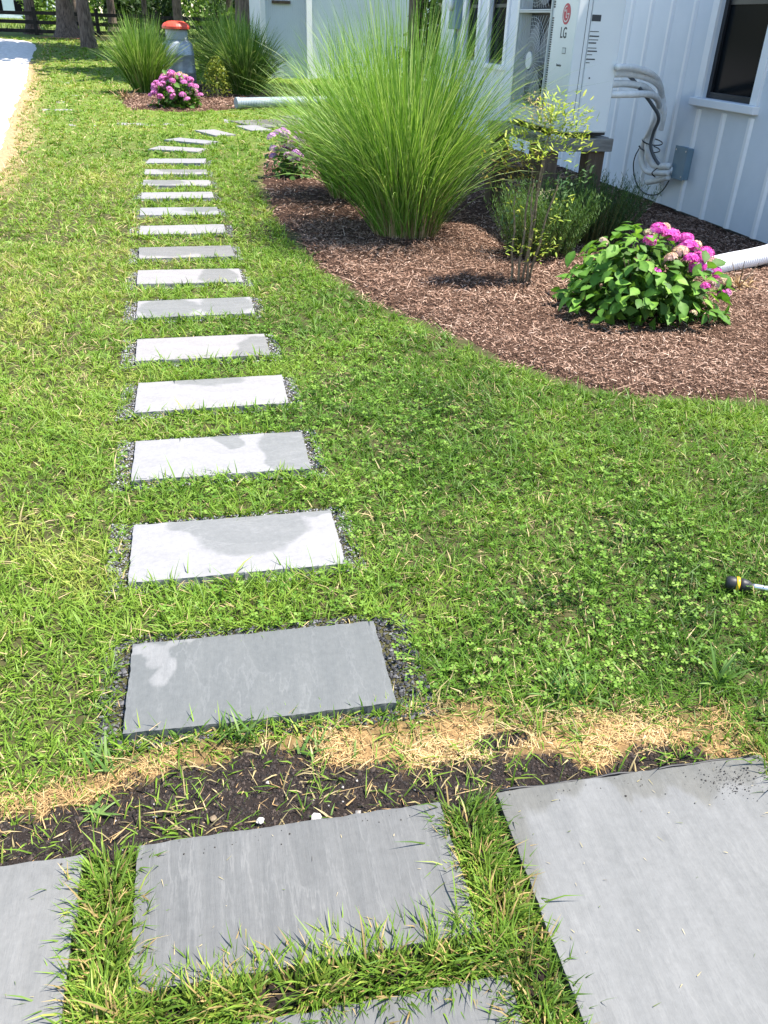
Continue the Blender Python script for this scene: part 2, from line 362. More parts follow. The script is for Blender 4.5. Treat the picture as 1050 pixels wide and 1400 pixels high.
def patch_sheet(name, P, zf, m_, step, pad):
    x = np.arange(P[:, 0].min() - pad, P[:, 0].max() + pad, step); y = np.arange(P[:, 1].min() - pad, P[:, 1].max() + pad, step)
    X, Y = np.meshgrid(x, y); d = sdist(X, Y, P); Z = zf(X, Y, d); keep = d > -pad
    id_ = np.arange(X.size).reshape(X.shape); k = keep[:-1, :-1] & keep[:-1, 1:] & keep[1:, 1:] & keep[1:, :-1]
    q = np.stack([id_[:-1, :-1], id_[:-1, 1:], id_[1:, 1:], id_[1:, :-1]], -1)[k]
    used, inv = np.unique(q, return_inverse=True)
    V = np.stack([X.ravel(), Y.ravel(), Z.ravel()], 1)[used]
    return tag(link(name, mesh_np(name, V, inv.reshape(-1, 4)), m_), kind='structure')
patch_sheet('mulch_bed', BED, bedz, M_bed, .05, .1)
patch_sheet('mulch_bed_far', FARBED, bedz, M_bed, .1, .12).name = 'mulch_bed'
dp = DRIVE.copy()
patch_sheet('gravel_driveway', np.clip(dp, -16, 40), lambda x, y, d: -.06 + .075 * sstep(-.1, .25, d) + gz(x, y) + .008 * (fbm(x, y, 3) - .5), M_drive, .2, .2)

# ------------------------------------------------------------------ lawn grass
def lawn_points(y0, y1, dens, margin=.65):
    """scatter over the strip of lawn seen between y0 and y1"""
    x0, x1 = -.22 * y1 - .55 - margin, min(.86 * y1 + .9 + margin, 7)
    n = int((x1 - x0) * (y1 - y0) * dens); x = rng.uniform(x0, x1, n); y = rng.uniform(y0, y1, n)
    k = (x > -.22 * y - .55 - margin) & (x < .86 * y + .9 + margin)
    x, y = x[k], y[k]
    c_ = .04 * max(1.0, (y0 + y1) / 5); ix, iy = np.floor(x / c_).astype(int), np.floor(y / c_).astype(int)
    hx = _lat[ix % 64, iy % 64]; hy = _lat[(ix * 7 + 13) % 64, (iy * 5 + 29) % 64]; pull = np.where(rng.random(len(x)) < .7, .42, 1.0)
    cx, cy = (ix + hx) * c_, (iy + hy) * c_; x = cx + (x - cx) * pull; y = cy + (y - cy) * pull
    wob = .03 * (fbm(x, y, 7) - .5) * 2
    k = (sdist(x, y, BED) + wob < .06) & (sdist(x, y, FARBED) + wob < .06) & (sdist(x, y, DRIVE) + .12 * (fbm(x, y, 4) - .5) < -.05)
    for i, s in enumerate(STONES):
        lx, ly = stone_local(x, y, s)
        if i < 10:
            mr = .075 if i == 0 else .04; ml = .032; mb = .028; mf = -.008
            wv = .02 * (fbm(x, y, 14, i) - .5) * 2
        else: mr = ml = mb = mf = -.01 if i < 18 else -.05; wv = 0
        hit = (lx > -SW / 2 - ml + wv) & (lx < SW / 2 + mr + wv) & (ly > -SD / 2 - mf + wv * .5) & (ly < SD / 2 + mb + wv)
        if i >= 18: hit &= fbm(x, y, 3.3, i) > .57
        k &= ~hit
    ins = (y < patio_edge(x) + .01) & (x < 1.135) & (x > -1.0); k &= ~ins
    k &= rng.random(len(x)) > np.maximum(.97 * soilmask(x, y), dead(x, y) * 1.0) * (.86 - .25 * (fbm(x, y, 9, 44) > .62))
    k &= (rng.random(len(x)) > .4 * (vn(x, y, 13, 5) < .34) * (y < 7)); return x[k], y[k]
parts = []; 
G_DARK, G_MID, G_LIT, G_YEL, G_STRAW = (.036, .088, .010), (.105, .215, .020), (.205, .335, .038), (.37, .41, .085), (.60, .48, .24)
def lawn_strip(y0, y1, dens, wmul, lmul=1.0, nseg=2):
    x, y = lawn_points(y0, y1, dens); n = len(x)
    P = np.stack([x, y, soilz(x, y) - .004], 1)
    ton = .30 * vn(x, y, .8, 21) + .30 * fbm(x, y, 1.9) + .26 * vn(x, y, 6, 3) + .17 * vn(x, y, 24, 7) + .01
    ton = ton + .09 * sstep(.3, -.6, x) - .05 * sstep(.3, 1.0, x) * (y < 6) * 1.8 + .09 * sstep(2.5, 8, y) - .03
    t = np.clip(.07 + (ton - .25) * 1.5 + .34 * (rng.random(n) - .5), 0, 1)
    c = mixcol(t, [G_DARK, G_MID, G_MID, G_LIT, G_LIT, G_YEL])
    ps = .07 + .13 * sstep(.55, .75, fbm(x, y, 2.2, 9)) + .13 * sstep(.1, -.6, x) * sstep(2, 5, y) + .30 * dead(x, y)
    ds = sdist(x, y, DRIVE); ps = ps + .5 * sstep(-.5, -.05, ds)
    st = rng.random(n) < ps
    c[st] = np.array(G_STRAW) * rng.uniform(.6, 1.15, (st.sum(), 1))
    h = rng.lognormal(math.log(.043), .36, n) * lmul * (.55 + .55 * fbm(x, y, 2.5, 6) + .34 * (vn(x, y, 9, 15)))
    th = np.abs(rng.normal(.92, .36, n)); th[st] += .3
    V = ribbons(P, rng.uniform(0, 6.283, n), th, rng.uniform(.2, 1.1, n), h, rng.uniform(.0018, .0050, n) * wmul, nseg, c * .48, c * 1.1, rng.uniform(-.8, .8, n))  # roots painted darker as shade between the blades, tips lighter
    parts.append(V)
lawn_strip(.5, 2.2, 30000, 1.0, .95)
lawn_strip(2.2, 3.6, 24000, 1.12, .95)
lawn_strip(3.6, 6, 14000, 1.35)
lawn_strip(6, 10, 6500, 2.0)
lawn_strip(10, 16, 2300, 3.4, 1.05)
for i, s_ in enumerate(STONES[:13]):   # longer blades leaning over the stones' edges
    n = 330 - 12 * i; lx = rng.uniform(-SW / 2 - .02, SW / 2 + .02, n); ly = np.where(rng.random(n) < .75, -SD / 2 - np.abs(rng.normal(.012, .012, n)) - .004, SD / 2 + .035 + np.abs(rng.normal(0, .012, n)))
    kp = fbm(lx + i, ly, 11, i) > .44; lx, ly = lx[kp], ly[kp]; n = len(lx); a_ = R(s_[2]); x = s_[0] + lx * math.cos(a_) - ly * math.sin(a_); y = s_[1] + lx * math.sin(a_) + ly * math.cos(a_)
    if i == 0: kp = rng.random(n) < .55; x, y = x[kp], y[kp]; n = len(x)
    c = mixcol(rng.random(n), [G_DARK, G_MID, G_LIT, G_LIT, G_YEL])
    parts.append(ribbons(np.stack([x, y, np.full(n, -.034)], 1), rng.uniform(0, 6.28, n), np.abs(rng.normal(.45, .3, n)), rng.uniform(.2, 1.1, n), rng.lognormal(math.log(.058), .25, n), rng.uniform(.003, .006, n) * (1 + .12 * i), 3, c * .75, c * 1.1, rng.uniform(-.8, .8, n)))
lawn_strip(16, 27, 850, 6.0, 1.1)
lawn_strip(27, 36, 250, 10, 1.3)
V, q, t, k = cat_geo(parts)
tag(link('lawn_grass', mesh_np('lawn_grass', V, q, t, k), M_grass), 'mown green lawn grass with yellow dry patches around the stepping stones', 'grass', kind='stuff')

# longer grass standing in the joints of the patio and along its right edge
def joint_band(xa, ya, xb, yb, w, dens, L=.05):
    ln = math.hypot(xb - xa, yb - ya); n = int(ln * w * dens); s = rng.random(n); o = rng.normal(0, .33, n) * w
    dx, dy = (xb - xa) / ln, (yb - ya) / ln
    x = xa + dx * s * ln - dy * o; y = ya + dy * s * ln + dx * o
    dens_m = fbm(x, y, 18, 2) > .30; x, y, o = x[dens_m], y[dens_m], o[dens_m]; n = len(x)
    P = np.stack([x, y, np.full(n, -.028)], 1)
    c = mixcol(np.clip(fbm(x, y, 9) + .5 * (rng.random(n) - .5), 0, 1), [G_DARK, (.06, .14, .018), G_MID, G_MID, G_LIT, G_YEL]); st = rng.random(n) < .15
    c[st] = np.array((.55, .40, .17)) * rng.uniform(.5, 1.1, (st.sum(), 1))
    c0 = c * .45 + np.array([.2, .15, .05]) * .3  # roots darkened for shade between blades, plus some brown of their own
    side = np.sign(o); base_az = math.atan2(dx, -dy); az = np.where(side > 0, base_az, base_az + math.pi) + rng.normal(0, 1.0, n)
    return ribbons(P, az, np.abs(rng.normal(.6, .33, n)), rng.uniform(.3, 1.3, n), rng.lognormal(math.log(L), .28, n), rng.uniform(.0024, .0048, n), 3, c0, c, rng.uniform(-.8, .8, n))
jp = [joint_band(-.243, .30, -.232, 1.055, .088, 70000), joint_band(-.26, .752, .44, .728, .078, 70000, .055), joint_band(.452, .25, .452, 1.035, .082, 70000, .052),
      joint_band(1.175, .2, 1.165, 1.06, .07, 30000, .065), joint_band(-.22, .5, -.2, .3, .12, 30000, .055)]
V, q, t, k = cat_geo(jp)
tag(link('joint_grass', mesh_np('joint_grass', V, q, t, k), M_grass), 'tufty uncut grass growing in the joints between the patio slabs', 'grass', kind='stuff')

# clover: three rounded leaflets on the lawn right of the path
def clover(n, x0, x1, y0, y1):
    x = rng.uniform(x0, x1, n); y = rng.uniform(y0, y1, n)
    k = (sdist(x, y, BED) < -.04) & (1.25 * fbm(x, y, 2.2, 20) - .12 + .16 * sstep(.2, .9, x) - .18 * sstep(.2, -.3, x) + .3 * (rng.random(n) - .5) > .62) & (dead(x, y) < .25)
    for s in STONES:
        lx, ly = stone_local(x, y, s); k &= ~((np.abs(lx) < SW / 2 + .03) & (np.abs(ly) < SD / 2 + .02))
    x, y = x[k], y[k]; n = len(x); out = []
    z = soilz(x, y) + rng.uniform(.015, .042, n); az = rng.uniform(0, 6.28, n); sz = rng.uniform(.005, .009, n) * (1 + .1 * y)
    c = mixcol(rng.random(n), [(.07, .16, .016), (.13, .25, .028), (.22, .34, .06)])
    for j in range(3):
        a = az + j * 2.094; tl = rng.uniform(-.1, .5, n)
        d = np.stack([np.cos(a), np.sin(a), tl], 1); p = np.stack([-np.sin(a), np.cos(a), rng.uniform(-.3, .3, n)], 1); B = np.stack([x, y, z], 1); S = sz[:, None]
        V = np.stack([B, B + d * S * .75 + p * S * .55, B + d * S * 1.25, B + d * S * .75 - p * S * .55], 1).reshape(-1, 3)
        out.append((V, np.arange(len(V)).reshape(-1, 4), None, np.repeat(c, 4, 0)))
    return out
V, q, t, k = cat_geo(clover(10000, -.9, 2.6, 1.25, 4.2) + clover(2500, -1.4, 1.4, 4.2, 8))
tag(link('clover', mesh_np('clover', V, q, t, k), M_leaf), 'dark green clover leaves spread through the lawn right of the path', 'clover', kind='stuff')

# dead straw, soil crumbs
n = 62000
x = rng.uniform(-1.1, 1.3, n); y = patio_edge(x) + .004 + np.abs(rng.normal(0, .15, n)); 
kp = (rng.random(n) < dead(x, y) * (1 - .992 * soilmask(x, y)) * (.12 + .88 * sstep(.38, .55, fbm(x, y, 11, 33))) + .006); x, y = x[kp], y[kp]; n = len(x)
c = mixcol(np.clip(.8 * fbm(x, y, 8, 5) + .5 * rng.random(n) - .1, 0, 1), [(.13, .075, .03), (.38, .235, .095), (.54, .36, .16), (.66, .50, .28)])
P = np.stack([x, y, soilz(x, y) + rng.uniform(.001, .012, n)], 1)
g1 = ribbons(P, rng.uniform(0, 6.28, n), rng.normal(1.45, .14, n), rng.uniform(-.1, .25, n), np.minimum(rng.lognormal(math.log(.014), .7, n), .075), rng.lognormal(math.log(.0011), .45, n), 2, c, c, rng.uniform(-.4, .4, n))
n2 = 3000; x = rng.uniform(-1.7, .2, n2); y = rng.uniform(1.3, 9, n2); kp = (fbm(x, y, 1.3, 31) > .56) & (sdist(x, y, DRIVE) < 0)
for s in STONES:
    lx, ly = stone_local(x, y, s); kp &= ~((np.abs(lx) < SW / 2) & (np.abs(ly) < SD / 2))
x, y = x[kp], y[kp]; n2 = len(x); c2 = mixcol(rng.random(n2), [(.3, .2, .09), (.55, .42, .22)])
g2 = ribbons(np.stack([x, y, soilz(x, y) + rng.uniform(.015, .035, n2)], 1), rng.uniform(0, 6.28, n2), rng.normal(1.35, .2, n2), rng.uniform(-.1, .3, n2), rng.uniform(.02, .05, n2), rng.uniform(.0014, .003, n2), 2, c2, c2)
n3 = 9000; y = rng.uniform(4, 24, n3) ** 1.0; x = rng.uniform(-4.2, -.6, n3); ed3 = sdist(x, y, DRIVE); kp = (ed3 < .1) & (rng.random(n3) < np.exp(-np.abs(ed3) / .2)); x, y = x[kp], y[kp]; n3 = len(x); c3 = mixcol(rng.random(n3), [(.24, .15, .07), (.5, .36, .19), (.64, .52, .34)])
g3 = ribbons(np.stack([x, y, soilz(x, y) + rng.uniform(.005, .04, n3)], 1), rng.uniform(0, 6.28, n3), rng.normal(1.2, .3, n3), rng.uniform(-.1, .4, n3), rng.uniform(.04, .11, n3), rng.uniform(.003, .006, n3) * (1 + .05 * y), 2, c3, c3)
n4 = 260; x = rng.uniform(-.9, 1.1, n4); y = rng.uniform(.35, 1.03, n4); kp = ((x > -.17) & (x < .38) & (y > .80)) | (x > .53) | (x < -.33); x, y = x[kp], y[kp]; n4 = len(x); c4 = mixcol(rng.random(n4), [(.06, .10, .02), (.3, .25, .1), (.55, .45, .26), (.05, .04, .03)])
g4 = ribbons(np.stack([x, y, np.full(n4, .0025)], 1), rng.uniform(0, 6.28, n4), np.full(n4, 1.56), rng.uniform(-.1, .05, n4), rng.lognormal(math.log(.008), .5, n4), rng.uniform(.0006, .0015, n4), 2, c4, c4)
V, q, t, k = cat_geo([g1, g2, g3, g4])
tag(link('dead_grass', mesh_np('dead_grass', V, q, t, k), M_straw), 'dry tan grass clippings strewn along the back edge of the patio', 'straw', kind='stuff')

OCT_V = np.array([(1, 0, 0), (-1, 0, 0), (0, 1, 0), (0, -1, 0), (0, 0, 1), (0, 0, -1)], float)
OCT_F = np.array([(0, 2, 4), (2, 1, 4), (1, 3, 4), (3, 0, 4), (2, 0, 5), (1, 2, 5), (3, 1, 5), (0, 3, 5)])
def stones_geo(x, y, z, s, col):
    n = len(x); S = np.asarray(s)[:, None, None] * rng.uniform(.6, 1.3, (n, 6, 1)) * np.array([1, 1, .7])
    a = rng.uniform(0, 6.28, n); ca, sa = np.cos(a)[:, None], np.sin(a)[:, None]; v = OCT_V[None] * S
    vx = v[:, :, 0] * ca - v[:, :, 1] * sa; vy = v[:, :, 0] * sa + v[:, :, 1] * ca
    V = np.stack([vx + x[:, None], vy + y[:, None], v[:, :, 2] + z[:, None]], -1).reshape(-1, 3)
    return V, None, (OCT_F[None] + np.arange(n)[:, None, None] * 6).reshape(-1, 3), np.repeat(col, 6, 0)
n = 26000; x = rng.uniform(-1, 1.2, n); y = patio_edge(x) + .002 + rng.random(n) * .24
kp = (soilmask(x, y) > .5) & (dead(x, y) > .3) ; x, y = x[kp], y[kp]; n = len(x)
cr = mixcol(rng.random(n) ** 2.2, [(.014, .011, .010), (.035, .026, .022), (.07, .05, .04)])
w = rng.random(n) < .0025; cr[w] = rng.uniform(.25, .5, (w.sum(), 1)) * np.array([1, .93, .85])
sz = rng.lognormal(math.log(.0022), .45, n); sz[w] *= 1.3
m2 = 420; x2 = np.concatenate([rng.normal(1.03, .035, 300), rng.uniform(-.6, 1.1, 120)]); y2 = np.concatenate([rng.normal(.965, .02, 300), patio_edge(rng.uniform(-.6, 1.1, 120)) - np.abs(rng.normal(.0, .02, 120)) - .004])
y2[300:] = patio_edge(x2[300:]) - np.abs(rng.normal(0, .02, 120)) - .004
V, q, t, k = cat_geo([stones_geo(x, y, soilz(x, y) + .001, sz, cr), stones_geo(x2, y2, np.zeros(m2) + .001, rng.lognormal(math.log(.0009), .5, m2), np.tile([.03, .025, .022], (m2, 1)))])
tag(link('soil_crumbs', mesh_np('soil_crumbs', V, q, t, k, False), M_stonechip), 'crumbly black soil along the back edge of the patio', 'soil', kind='stuff')

gxs, gys = [], []
for i, s in enumerate(STONES[:14]):
    n = int(9000 / (1 + .22 * i)); lx = rng.uniform(-SW / 2 - .07, SW / 2 + (.095 if i == 0 else .06), n); ly = rng.uniform(-SD / 2 - .03, SD / 2 + .05, n)
    kp = ~((np.abs(lx) < SW / 2 - .004) & (np.abs(ly) < SD / 2 - .004)); lx, ly = lx[kp], ly[kp]; a = R(s[2])
    gxs.append(s[0] + lx * math.cos(a) - ly * math.sin(a)); gys.append(s[1] + lx * math.sin(a) + ly * math.cos(a))
x = np.concatenate(gxs); y = np.concatenate(gys); n = len(x)
cg = mixcol(rng.random(n) ** 1.3, [(.03, .03, .033), (.085, .085, .092), (.19, .19, .20), (.33, .33, .335)])
cg = cg * (.45 + .75 * sstep(1.5, 2.4, y))[:, None]
V, q, t, k = stones_geo(x, y, soilz(x, y) + .003, rng.lognormal(math.log(.0031), .35, n) * (1 + .04 * y), cg)
tag(link('gravel', mesh_np('gravel', V, q, t, k, False), M_stonechip), 'fine dark grey gravel bedding showing round the stepping stones', 'gravel', kind='stuff')

# ------------------------------------------------------------------ bark mulch
def chips(P, n0, x0, x1, y0, y1, sc):
    x = rng.uniform(x0, x1, n0); y = rng.uniform(y0, y1, n0); d = sdist(x, y, P) + .05 * (fbm(x, y, 8) - .5) * 2; kp = (d > np.where(rng.random(n0) < .10, -.035, .03)) & (x < 4.35)
    x, y, d = x[kp], y[kp], d[kp]; n = len(x)
    c = mixcol(np.clip(rng.beta(1.6, 2.0, n) + .25 * (fbm(x, y, 2, 40) - .5), 0, 1), [(.04, .022, .014), (.125, .070, .046), (.25, .15, .105), (.39, .26, .19), (.57, .43, .34)])
    Pn = np.stack([x, y, bedz(x, y, d) + rng.uniform(.0, .012, n)], 1)
    return ribbons(Pn, rng.uniform(0, 6.28, n), rng.normal(1.42, .2, n), rng.uniform(-.25, .35, n), rng.lognormal(math.log(.018), .55, n) * sc, rng.uniform(.0018, .0055, n) * sc, 2, c, c, rng.uniform(-.6, .6, n))
cp = [chips(BED, 70000, .6, 4.3, 2.3, 4.2, 1.0), chips(BED, 60000, .6, 4.3, 4.2, 6.6, 1.25), chips(BED, 34000, .6, 4.3, 6.6, 12.5, 1.8), chips(FARBED, 16000, -.9, 2.6, 15, 20, 2.6)]
V, q, t, k = cat_geo(cp)
tag(link('bark_mulch', mesh_np('bark_mulch', V, q, t, k), M_mulchchip), 'reddish brown shredded bark mulch covering the planting beds', 'mulch', kind='stuff')

# ------------------------------------------------------------------ stones and slabs
def slab_mesh(w, d, th, seed, wetf, nxm=48, nym=24, clip=0.0, taper=1.0):
    g = np.random.default_rng(seed); xs = np.linspace(-w / 2, w / 2, nxm); ys = np.linspace(-d / 2, d / 2, nym)
    X, Y = np.meshgrid(xs, ys); o = seed * 3.7
    amp = .0018
    ex = (np.abs(X) > w / 2 - 1e-6); ey = (np.abs(Y) > d / 2 - 1e-6)
    X2 = X + np.where(ex, amp * ((vn(Y, X * 0 + o, 45) + .5 * vn(Y, X * 0 + o, 130)) - .75) * 2, 0); Y2 = Y + np.where(ey, amp * ((vn(X, Y * 0 + o, 40) + .5 * vn(X, Y * 0 + o, 120)) - .75) * 2, 0)
    edge = np.minimum(w / 2 - np.abs(X), d / 2 - np.abs(Y))
    Z = .0022 * (fbm(X + o, Y + o, 9) - .5) - .0012 * (1 - sstep(0, .006, edge)); Z = Z + .0015 * np.round(3 * fbm(X + o, Y * .4 + o, 5)) / 3 - .001
    wet = wetf(X / w, Y / d).ravel()
    V = np.stack([X2, Y2, Z], -1).reshape(-1, 3); id_ = np.arange(nxm * nym).reshape(nym, nxm)
    q = np.stack([id_[:-1, :-1], id_[:-1, 1:], id_[1:, 1:], id_[1:, :-1]], -1).reshape(-1, 4)
    n_top = len(q)
    loop = list(id_[0, :]) + list(id_[1:, -1]) + list(id_[-1, -2::-1]) + list(id_[-2:0:-1, 0]); m_ = len(loop)
    V0 = V[loop].copy(); V1 = V[loop].copy(); V1[:, 2] -= .006; V1[:, :2] += g.normal(0, .0008, (m_, 2))
    V2 = V[loop].copy(); V2[:, 2] = -th; V2[:, :2] += g.normal(0, .0015, (m_, 2))
    nb = len(V); side = []
    for i in range(m_):
        j = (i + 1) % m_; side += [(nb + j, nb + i, nb + m_ + i, nb + m_ + j), (nb + m_ + j, nb + m_ + i, nb + 2 * m_ + i, nb + 2 * m_ + j)]
    V = np.concatenate([V, V0, V1, V2]); wet = np.concatenate([wet, wet[loop], wet[loop], wet[loop]])
    me = mesh_np('slab', V, np.concatenate([q, np.array(side)]))
    me.polygons.foreach_set('use_smooth', np.arange(len(me.polygons)) < n_top)
    a = me.attributes.new('wet', 'FLOAT', 'POINT'); a.data.foreach_set('value', wet.astype(np.float32)); return me
def blob(u, v, cu, cv, ru, rv):
    du = .05 * (fbm(u * 5 + cu * 9, v * 2.5, 1.6, 3) - .5) * 2; dv = .12 * (fbm(u * 5, v * 2.5 + cv * 7, 1.6, 13) - .5) * 2
    return 1 - np.hypot((u + du - cu) / ru, (v + dv - cv) / rv)
def soft(x): return sstep(-.32, .32, x)
WET = {
 0: lambda u, v: 1 - .58 * soft(np.maximum.reduce([blob(u, v, -.365, .10, .045, .20), blob(u, v, -.40, .32, .05, .14), blob(u, v, -.42, .46, .10, .07), blob(u, v, -.3, .47, .07, .05)])),
 1: lambda u, v: soft(np.maximum(blob(u, v, .08, .30, .27, .50), np.maximum(blob(u, v, -.08, .42, .26, .20), .8 * blob(u, v, .42, .47, .1, .12)))),
 2: lambda u, v: soft(np.maximum.reduce([blob(u, v, .06, .42, .09, .28), blob(u, v, .45, .2, .2, .8), .9 * blob(u, v, .34, -.2, .09, .3)])),
 3: lambda u, v: soft(blob(u, v, .0, .5, .28, .30)) * .85,
 4: lambda u, v: soft(np.maximum(blob(u, v, .45, -.1, .16, .5), blob(u, v, .33, -.4, .1, .2))),
 5: lambda u, v: soft(np.maximum(blob(u, v, -.22, .0, .26, .6), blob(u, v, .27, .1, .25, .65))),
 6: lambda u, v: soft(blob(u, v, .28, -.05, .2, .62)),
 7: lambda u, v: soft(np.maximum(blob(u, v, -.2, .3, .4, .7), blob(u, v, .35, .2, .25, .9))) ,
 9: lambda u, v: soft(blob(u, v, .3, .2, .3, .4)) * .8,
 11: lambda u, v: soft(blob(u, v, -.2, .1, .3, .5)),
 12: lambda u, v: soft(blob(u, v, .2, .3, .5, .5)),
}
LAB = ['blue grey damp stepping stone nearest the patio with a pale chip in its corner', 'pale stepping stone second from the patio with a rounded damp patch', 'pinkish grey stepping stone third from the patio with a dark damp right end',
 'pale stepping stone fourth from the patio with a faint damp back edge', 'white looking stepping stone fifth from the patio with a damp front corner', 'stepping stone sixth from the patio with two damp arches',
 'stepping stone seventh from the patio with damp right half', 'mostly dark damp stepping stone eighth from the patio', 'dry pale stepping stone just beyond the dark damp one', 'stepping stone tenth from the patio, lightly damp on its right',
 'dry stepping stone eleventh from the patio', 'stepping stone twelfth from the patio with a damp left half', 'thin looking stepping stone thirteenth from the patio', 'last squarely laid stepping stone before the path bends',
 'first turned stepping stone where the path starts to bend right', 'stepping stone in the bend, second of the turned ones', 'stepping stone in the bend turned almost lengthwise', 'pointed looking stepping stone at the path end beside the flagstones',
 'half overgrown stepping stone just in front of the far planting bed', 'overgrown stepping stone in the lawn below the far pink hydrangea', 'overgrown stepping stone in the lawn below the left far ornamental grass', 'overgrown stepping stone in the far lawn where the side path turns',
 'overgrown stepping stone in the side path, first above the turn', 'overgrown stepping stone in the side path, second above the turn', 'overgrown stepping stone in the side path, third above the turn', 'overgrown stepping stone in the side path, fourth above the turn',
 'overgrown stepping stone in the side path, second from its far end', 'farthest stepping stone of the side path near the trees']
for i, s in enumerate(STONES):
    g = np.random.default_rng(i); f = WET.get(i, lambda u, v: u * 0)
    big = i < 6
    me = slab_mesh(SW * (1 if i < 18 else .95), SD, .045, i + 1, f, 64 if big else 30, 32 if big else 14)
    me.name = 'stepping_stone'
    o = link('stepping_stone', me, M_stone1 if i == 0 else M_stone)
    o.location = (s[0], s[1], float(gz(s[0], s[1])) + (0 if i < 18 else -.024)); o.rotation_euler = (R(g.normal(0, .3)), R(g.normal(0, .3)), R(s[2]))
    tag(o, LAB[i], 'stepping stone', 'stepping stones crossing the lawn')
PL = ['large patio slab at the left edge of the picture', 'rectangular patio slab between two grass joints behind the soil strip', 'largest patio slab at the right with muddy marks in its far corner', 'patio slab mostly hidden by grass at the bottom edge']
for i, p in enumerate(PATIO):
    fwet = (lambda u, v: soft(np.maximum(blob(u, v, .0, .52, .7, .09), blob(u, v, -.5, .5, .1, .2))) * .8) if i == 2 else (lambda u, v: u * 0)
    me = slab_mesh(p[2], p[3], .05, 60 + i, fwet, 60, 48); me.name = 'patio_slab'
    o = link('patio_slab', me, M_patio2 if i in (1, 3) else M_patio); o.location = (p[0], p[1], 0); o.rotation_euler = (0, 0, PROT); tag(o, PL[i], 'patio slab', 'patio slabs')
FL = [(1.55, 13.6, 25, .95, .9, 'grey flagstone behind the big ornamental grass, nearer one'), (2.35, 14.4, 20, .9, .85, 'grey flagstone behind the big ornamental grass, further one')]
for i, (x, y, a, w, d, l) in enumerate(FL):
    me = slab_mesh(w, d, .05, 80 + i, lambda u, v: soft(blob(u, v, .1, .1, .4, .4)), 30, 30); me.name = 'flagstone'
    o = link('flagstone', me, M_patio); o.location = (x, y, .0); o.rotation_euler = (0, 0, R(a)); tag(o, l, 'flagstone', 'flagstones behind the grass')
# black plastic edging behind the right slab
mb = MB(); pts = [(.54 + .58 * k / 24, patio_edge(.54 + .58 * k / 24) + .009 + .002 * math.sin(k * .8), -.007 + .003 * math.sin(k * 1.3)) for k in range(25)]
mb.tube(pts, .0032, 6)
for a, b in zip(pts[:-1], pts[1:]): mb.box(a[0], b[0] - .0005, a[1] - .0015, a[1] + .0015, -.05, a[2] - .004)
tag(mb.build('edging_strip', M_rubber, None, True), 'black plastic edging strip along the back of the large right patio slab', 'garden edging')

# ------------------------------------------------------------------ house
WX = 4.288
house = thing('house', 'white board and batten house wall with black windows along the right side', 'house', (WX, 8, 0))
inv = Matrix.Translation((-WX, -8, 0))
def hb(name, m_, fill, parent=house, bevel=0, off=(WX, 8, 0)):
    mb = MB(); fill(mb); mb.v = [(p[0] - off[0], p[1] - off[1], p[2] - off[2]) for p in mb.v]
    return mb.build(name, m_, parent, False, bevel)
EAVE = 4.5; Y0H, Y1H = 4.98, 14.05
WINS = [(5.985, 6.65, .905, 2.0), (11.285, 11.92, .93, 2.0), (12.38, 12.9, .93, 2.0)]
def wall_fill(mb):
    ys_ = [Y0H]
    for a, b, z0, z1 in WINS: ys_ += [a, b]
    ys_.append(Y1H); x0, x1 = WX, WX + .14
    for i in range(0, len(ys_) - 1, 2): mb.box(x0, x1, ys_[i], ys_[i + 1], .02, EAVE)
    for a, b, z0, z1 in WINS: mb.box(x0, x1, a, b, .02, z0); mb.box(x0, x1, a, b, z1, EAVE)
    mb.box(WX + .14, 10.5, Y1H - .14, Y1H, .02, EAVE); mb.box(WX + .14, 10.5, Y0H, Y0H + .14, .02, EAVE); mb.box(10.36, 10.5, Y0H + .14, Y1H - .14, .02, EAVE)
hb('wall', M_white, wall_fill)
hb('foundation', M_found, lambda mb: mb.box(WX + .03, 10.47, Y0H + .03, Y1H - .03, -.4, .018))
def roof_fill(mb):
    xa, xm, xb = WX - .03, 7.4, 10.6; ya, yb = Y0H - .2, Y1H + .2
    V = [(xa, ya, EAVE), (xm, ya, EAVE + 2.2), (xb, ya, EAVE), (xb, ya, EAVE + .1), (xm, ya, EAVE + 2.32), (xa, ya, EAVE + .1)]; V += [(x, yb, z) for x, y, z in V]
    mb.add(V, [(0, 1, 2, 3, 4, 5), (11, 10, 9, 8, 7, 6)] + [(i, (i + 1) % 6, (i + 1) % 6 + 6, i + 6) for i in range(6)])
hb('roof', M_roof, roof_fill)
bat_me = {}
def batten(y, z0, z1):
    key = round(z1 - z0, 3)
    if key not in bat_me:
        h_ = z1 - z0; mb = MB(); mb.add([(0, -.034, 0), (-.018, -.016, 0), (-.018, .016, 0), (0, .034, 0), (0, -.034, h_), (-.018, -.016, h_), (-.018, .016, h_), (0, .034, h_)], [(0, 1, 5, 4), (1, 2, 6, 5), (2, 3, 7, 6), (0, 3, 2, 1), (4, 5, 6, 7), (3, 0, 4, 7)]); bat_me[key] = mb.mesh('batten')
    o = link('batten', bat_me[key], M_trim, house); o.location = (-.0005, y - 8, z0)  # battens take the brighter paint for the light their ridges catch
y = 7.005 - .355 * 24
while y < Y1H - .1:
    w = [W for W in WINS if W[0] - .12 < y < W[1] + .12]
    if y > Y0H + .05:
        if w: batten(y, .02, w[0][2] - .085)
        else: batten(y, .02, EAVE - .02)
    y += .355
hb('corner_board', M_trim, lambda mb: mb.box(WX - .025, WX, Y1H - .12, Y1H + .02, .02, EAVE), bevel=.003)
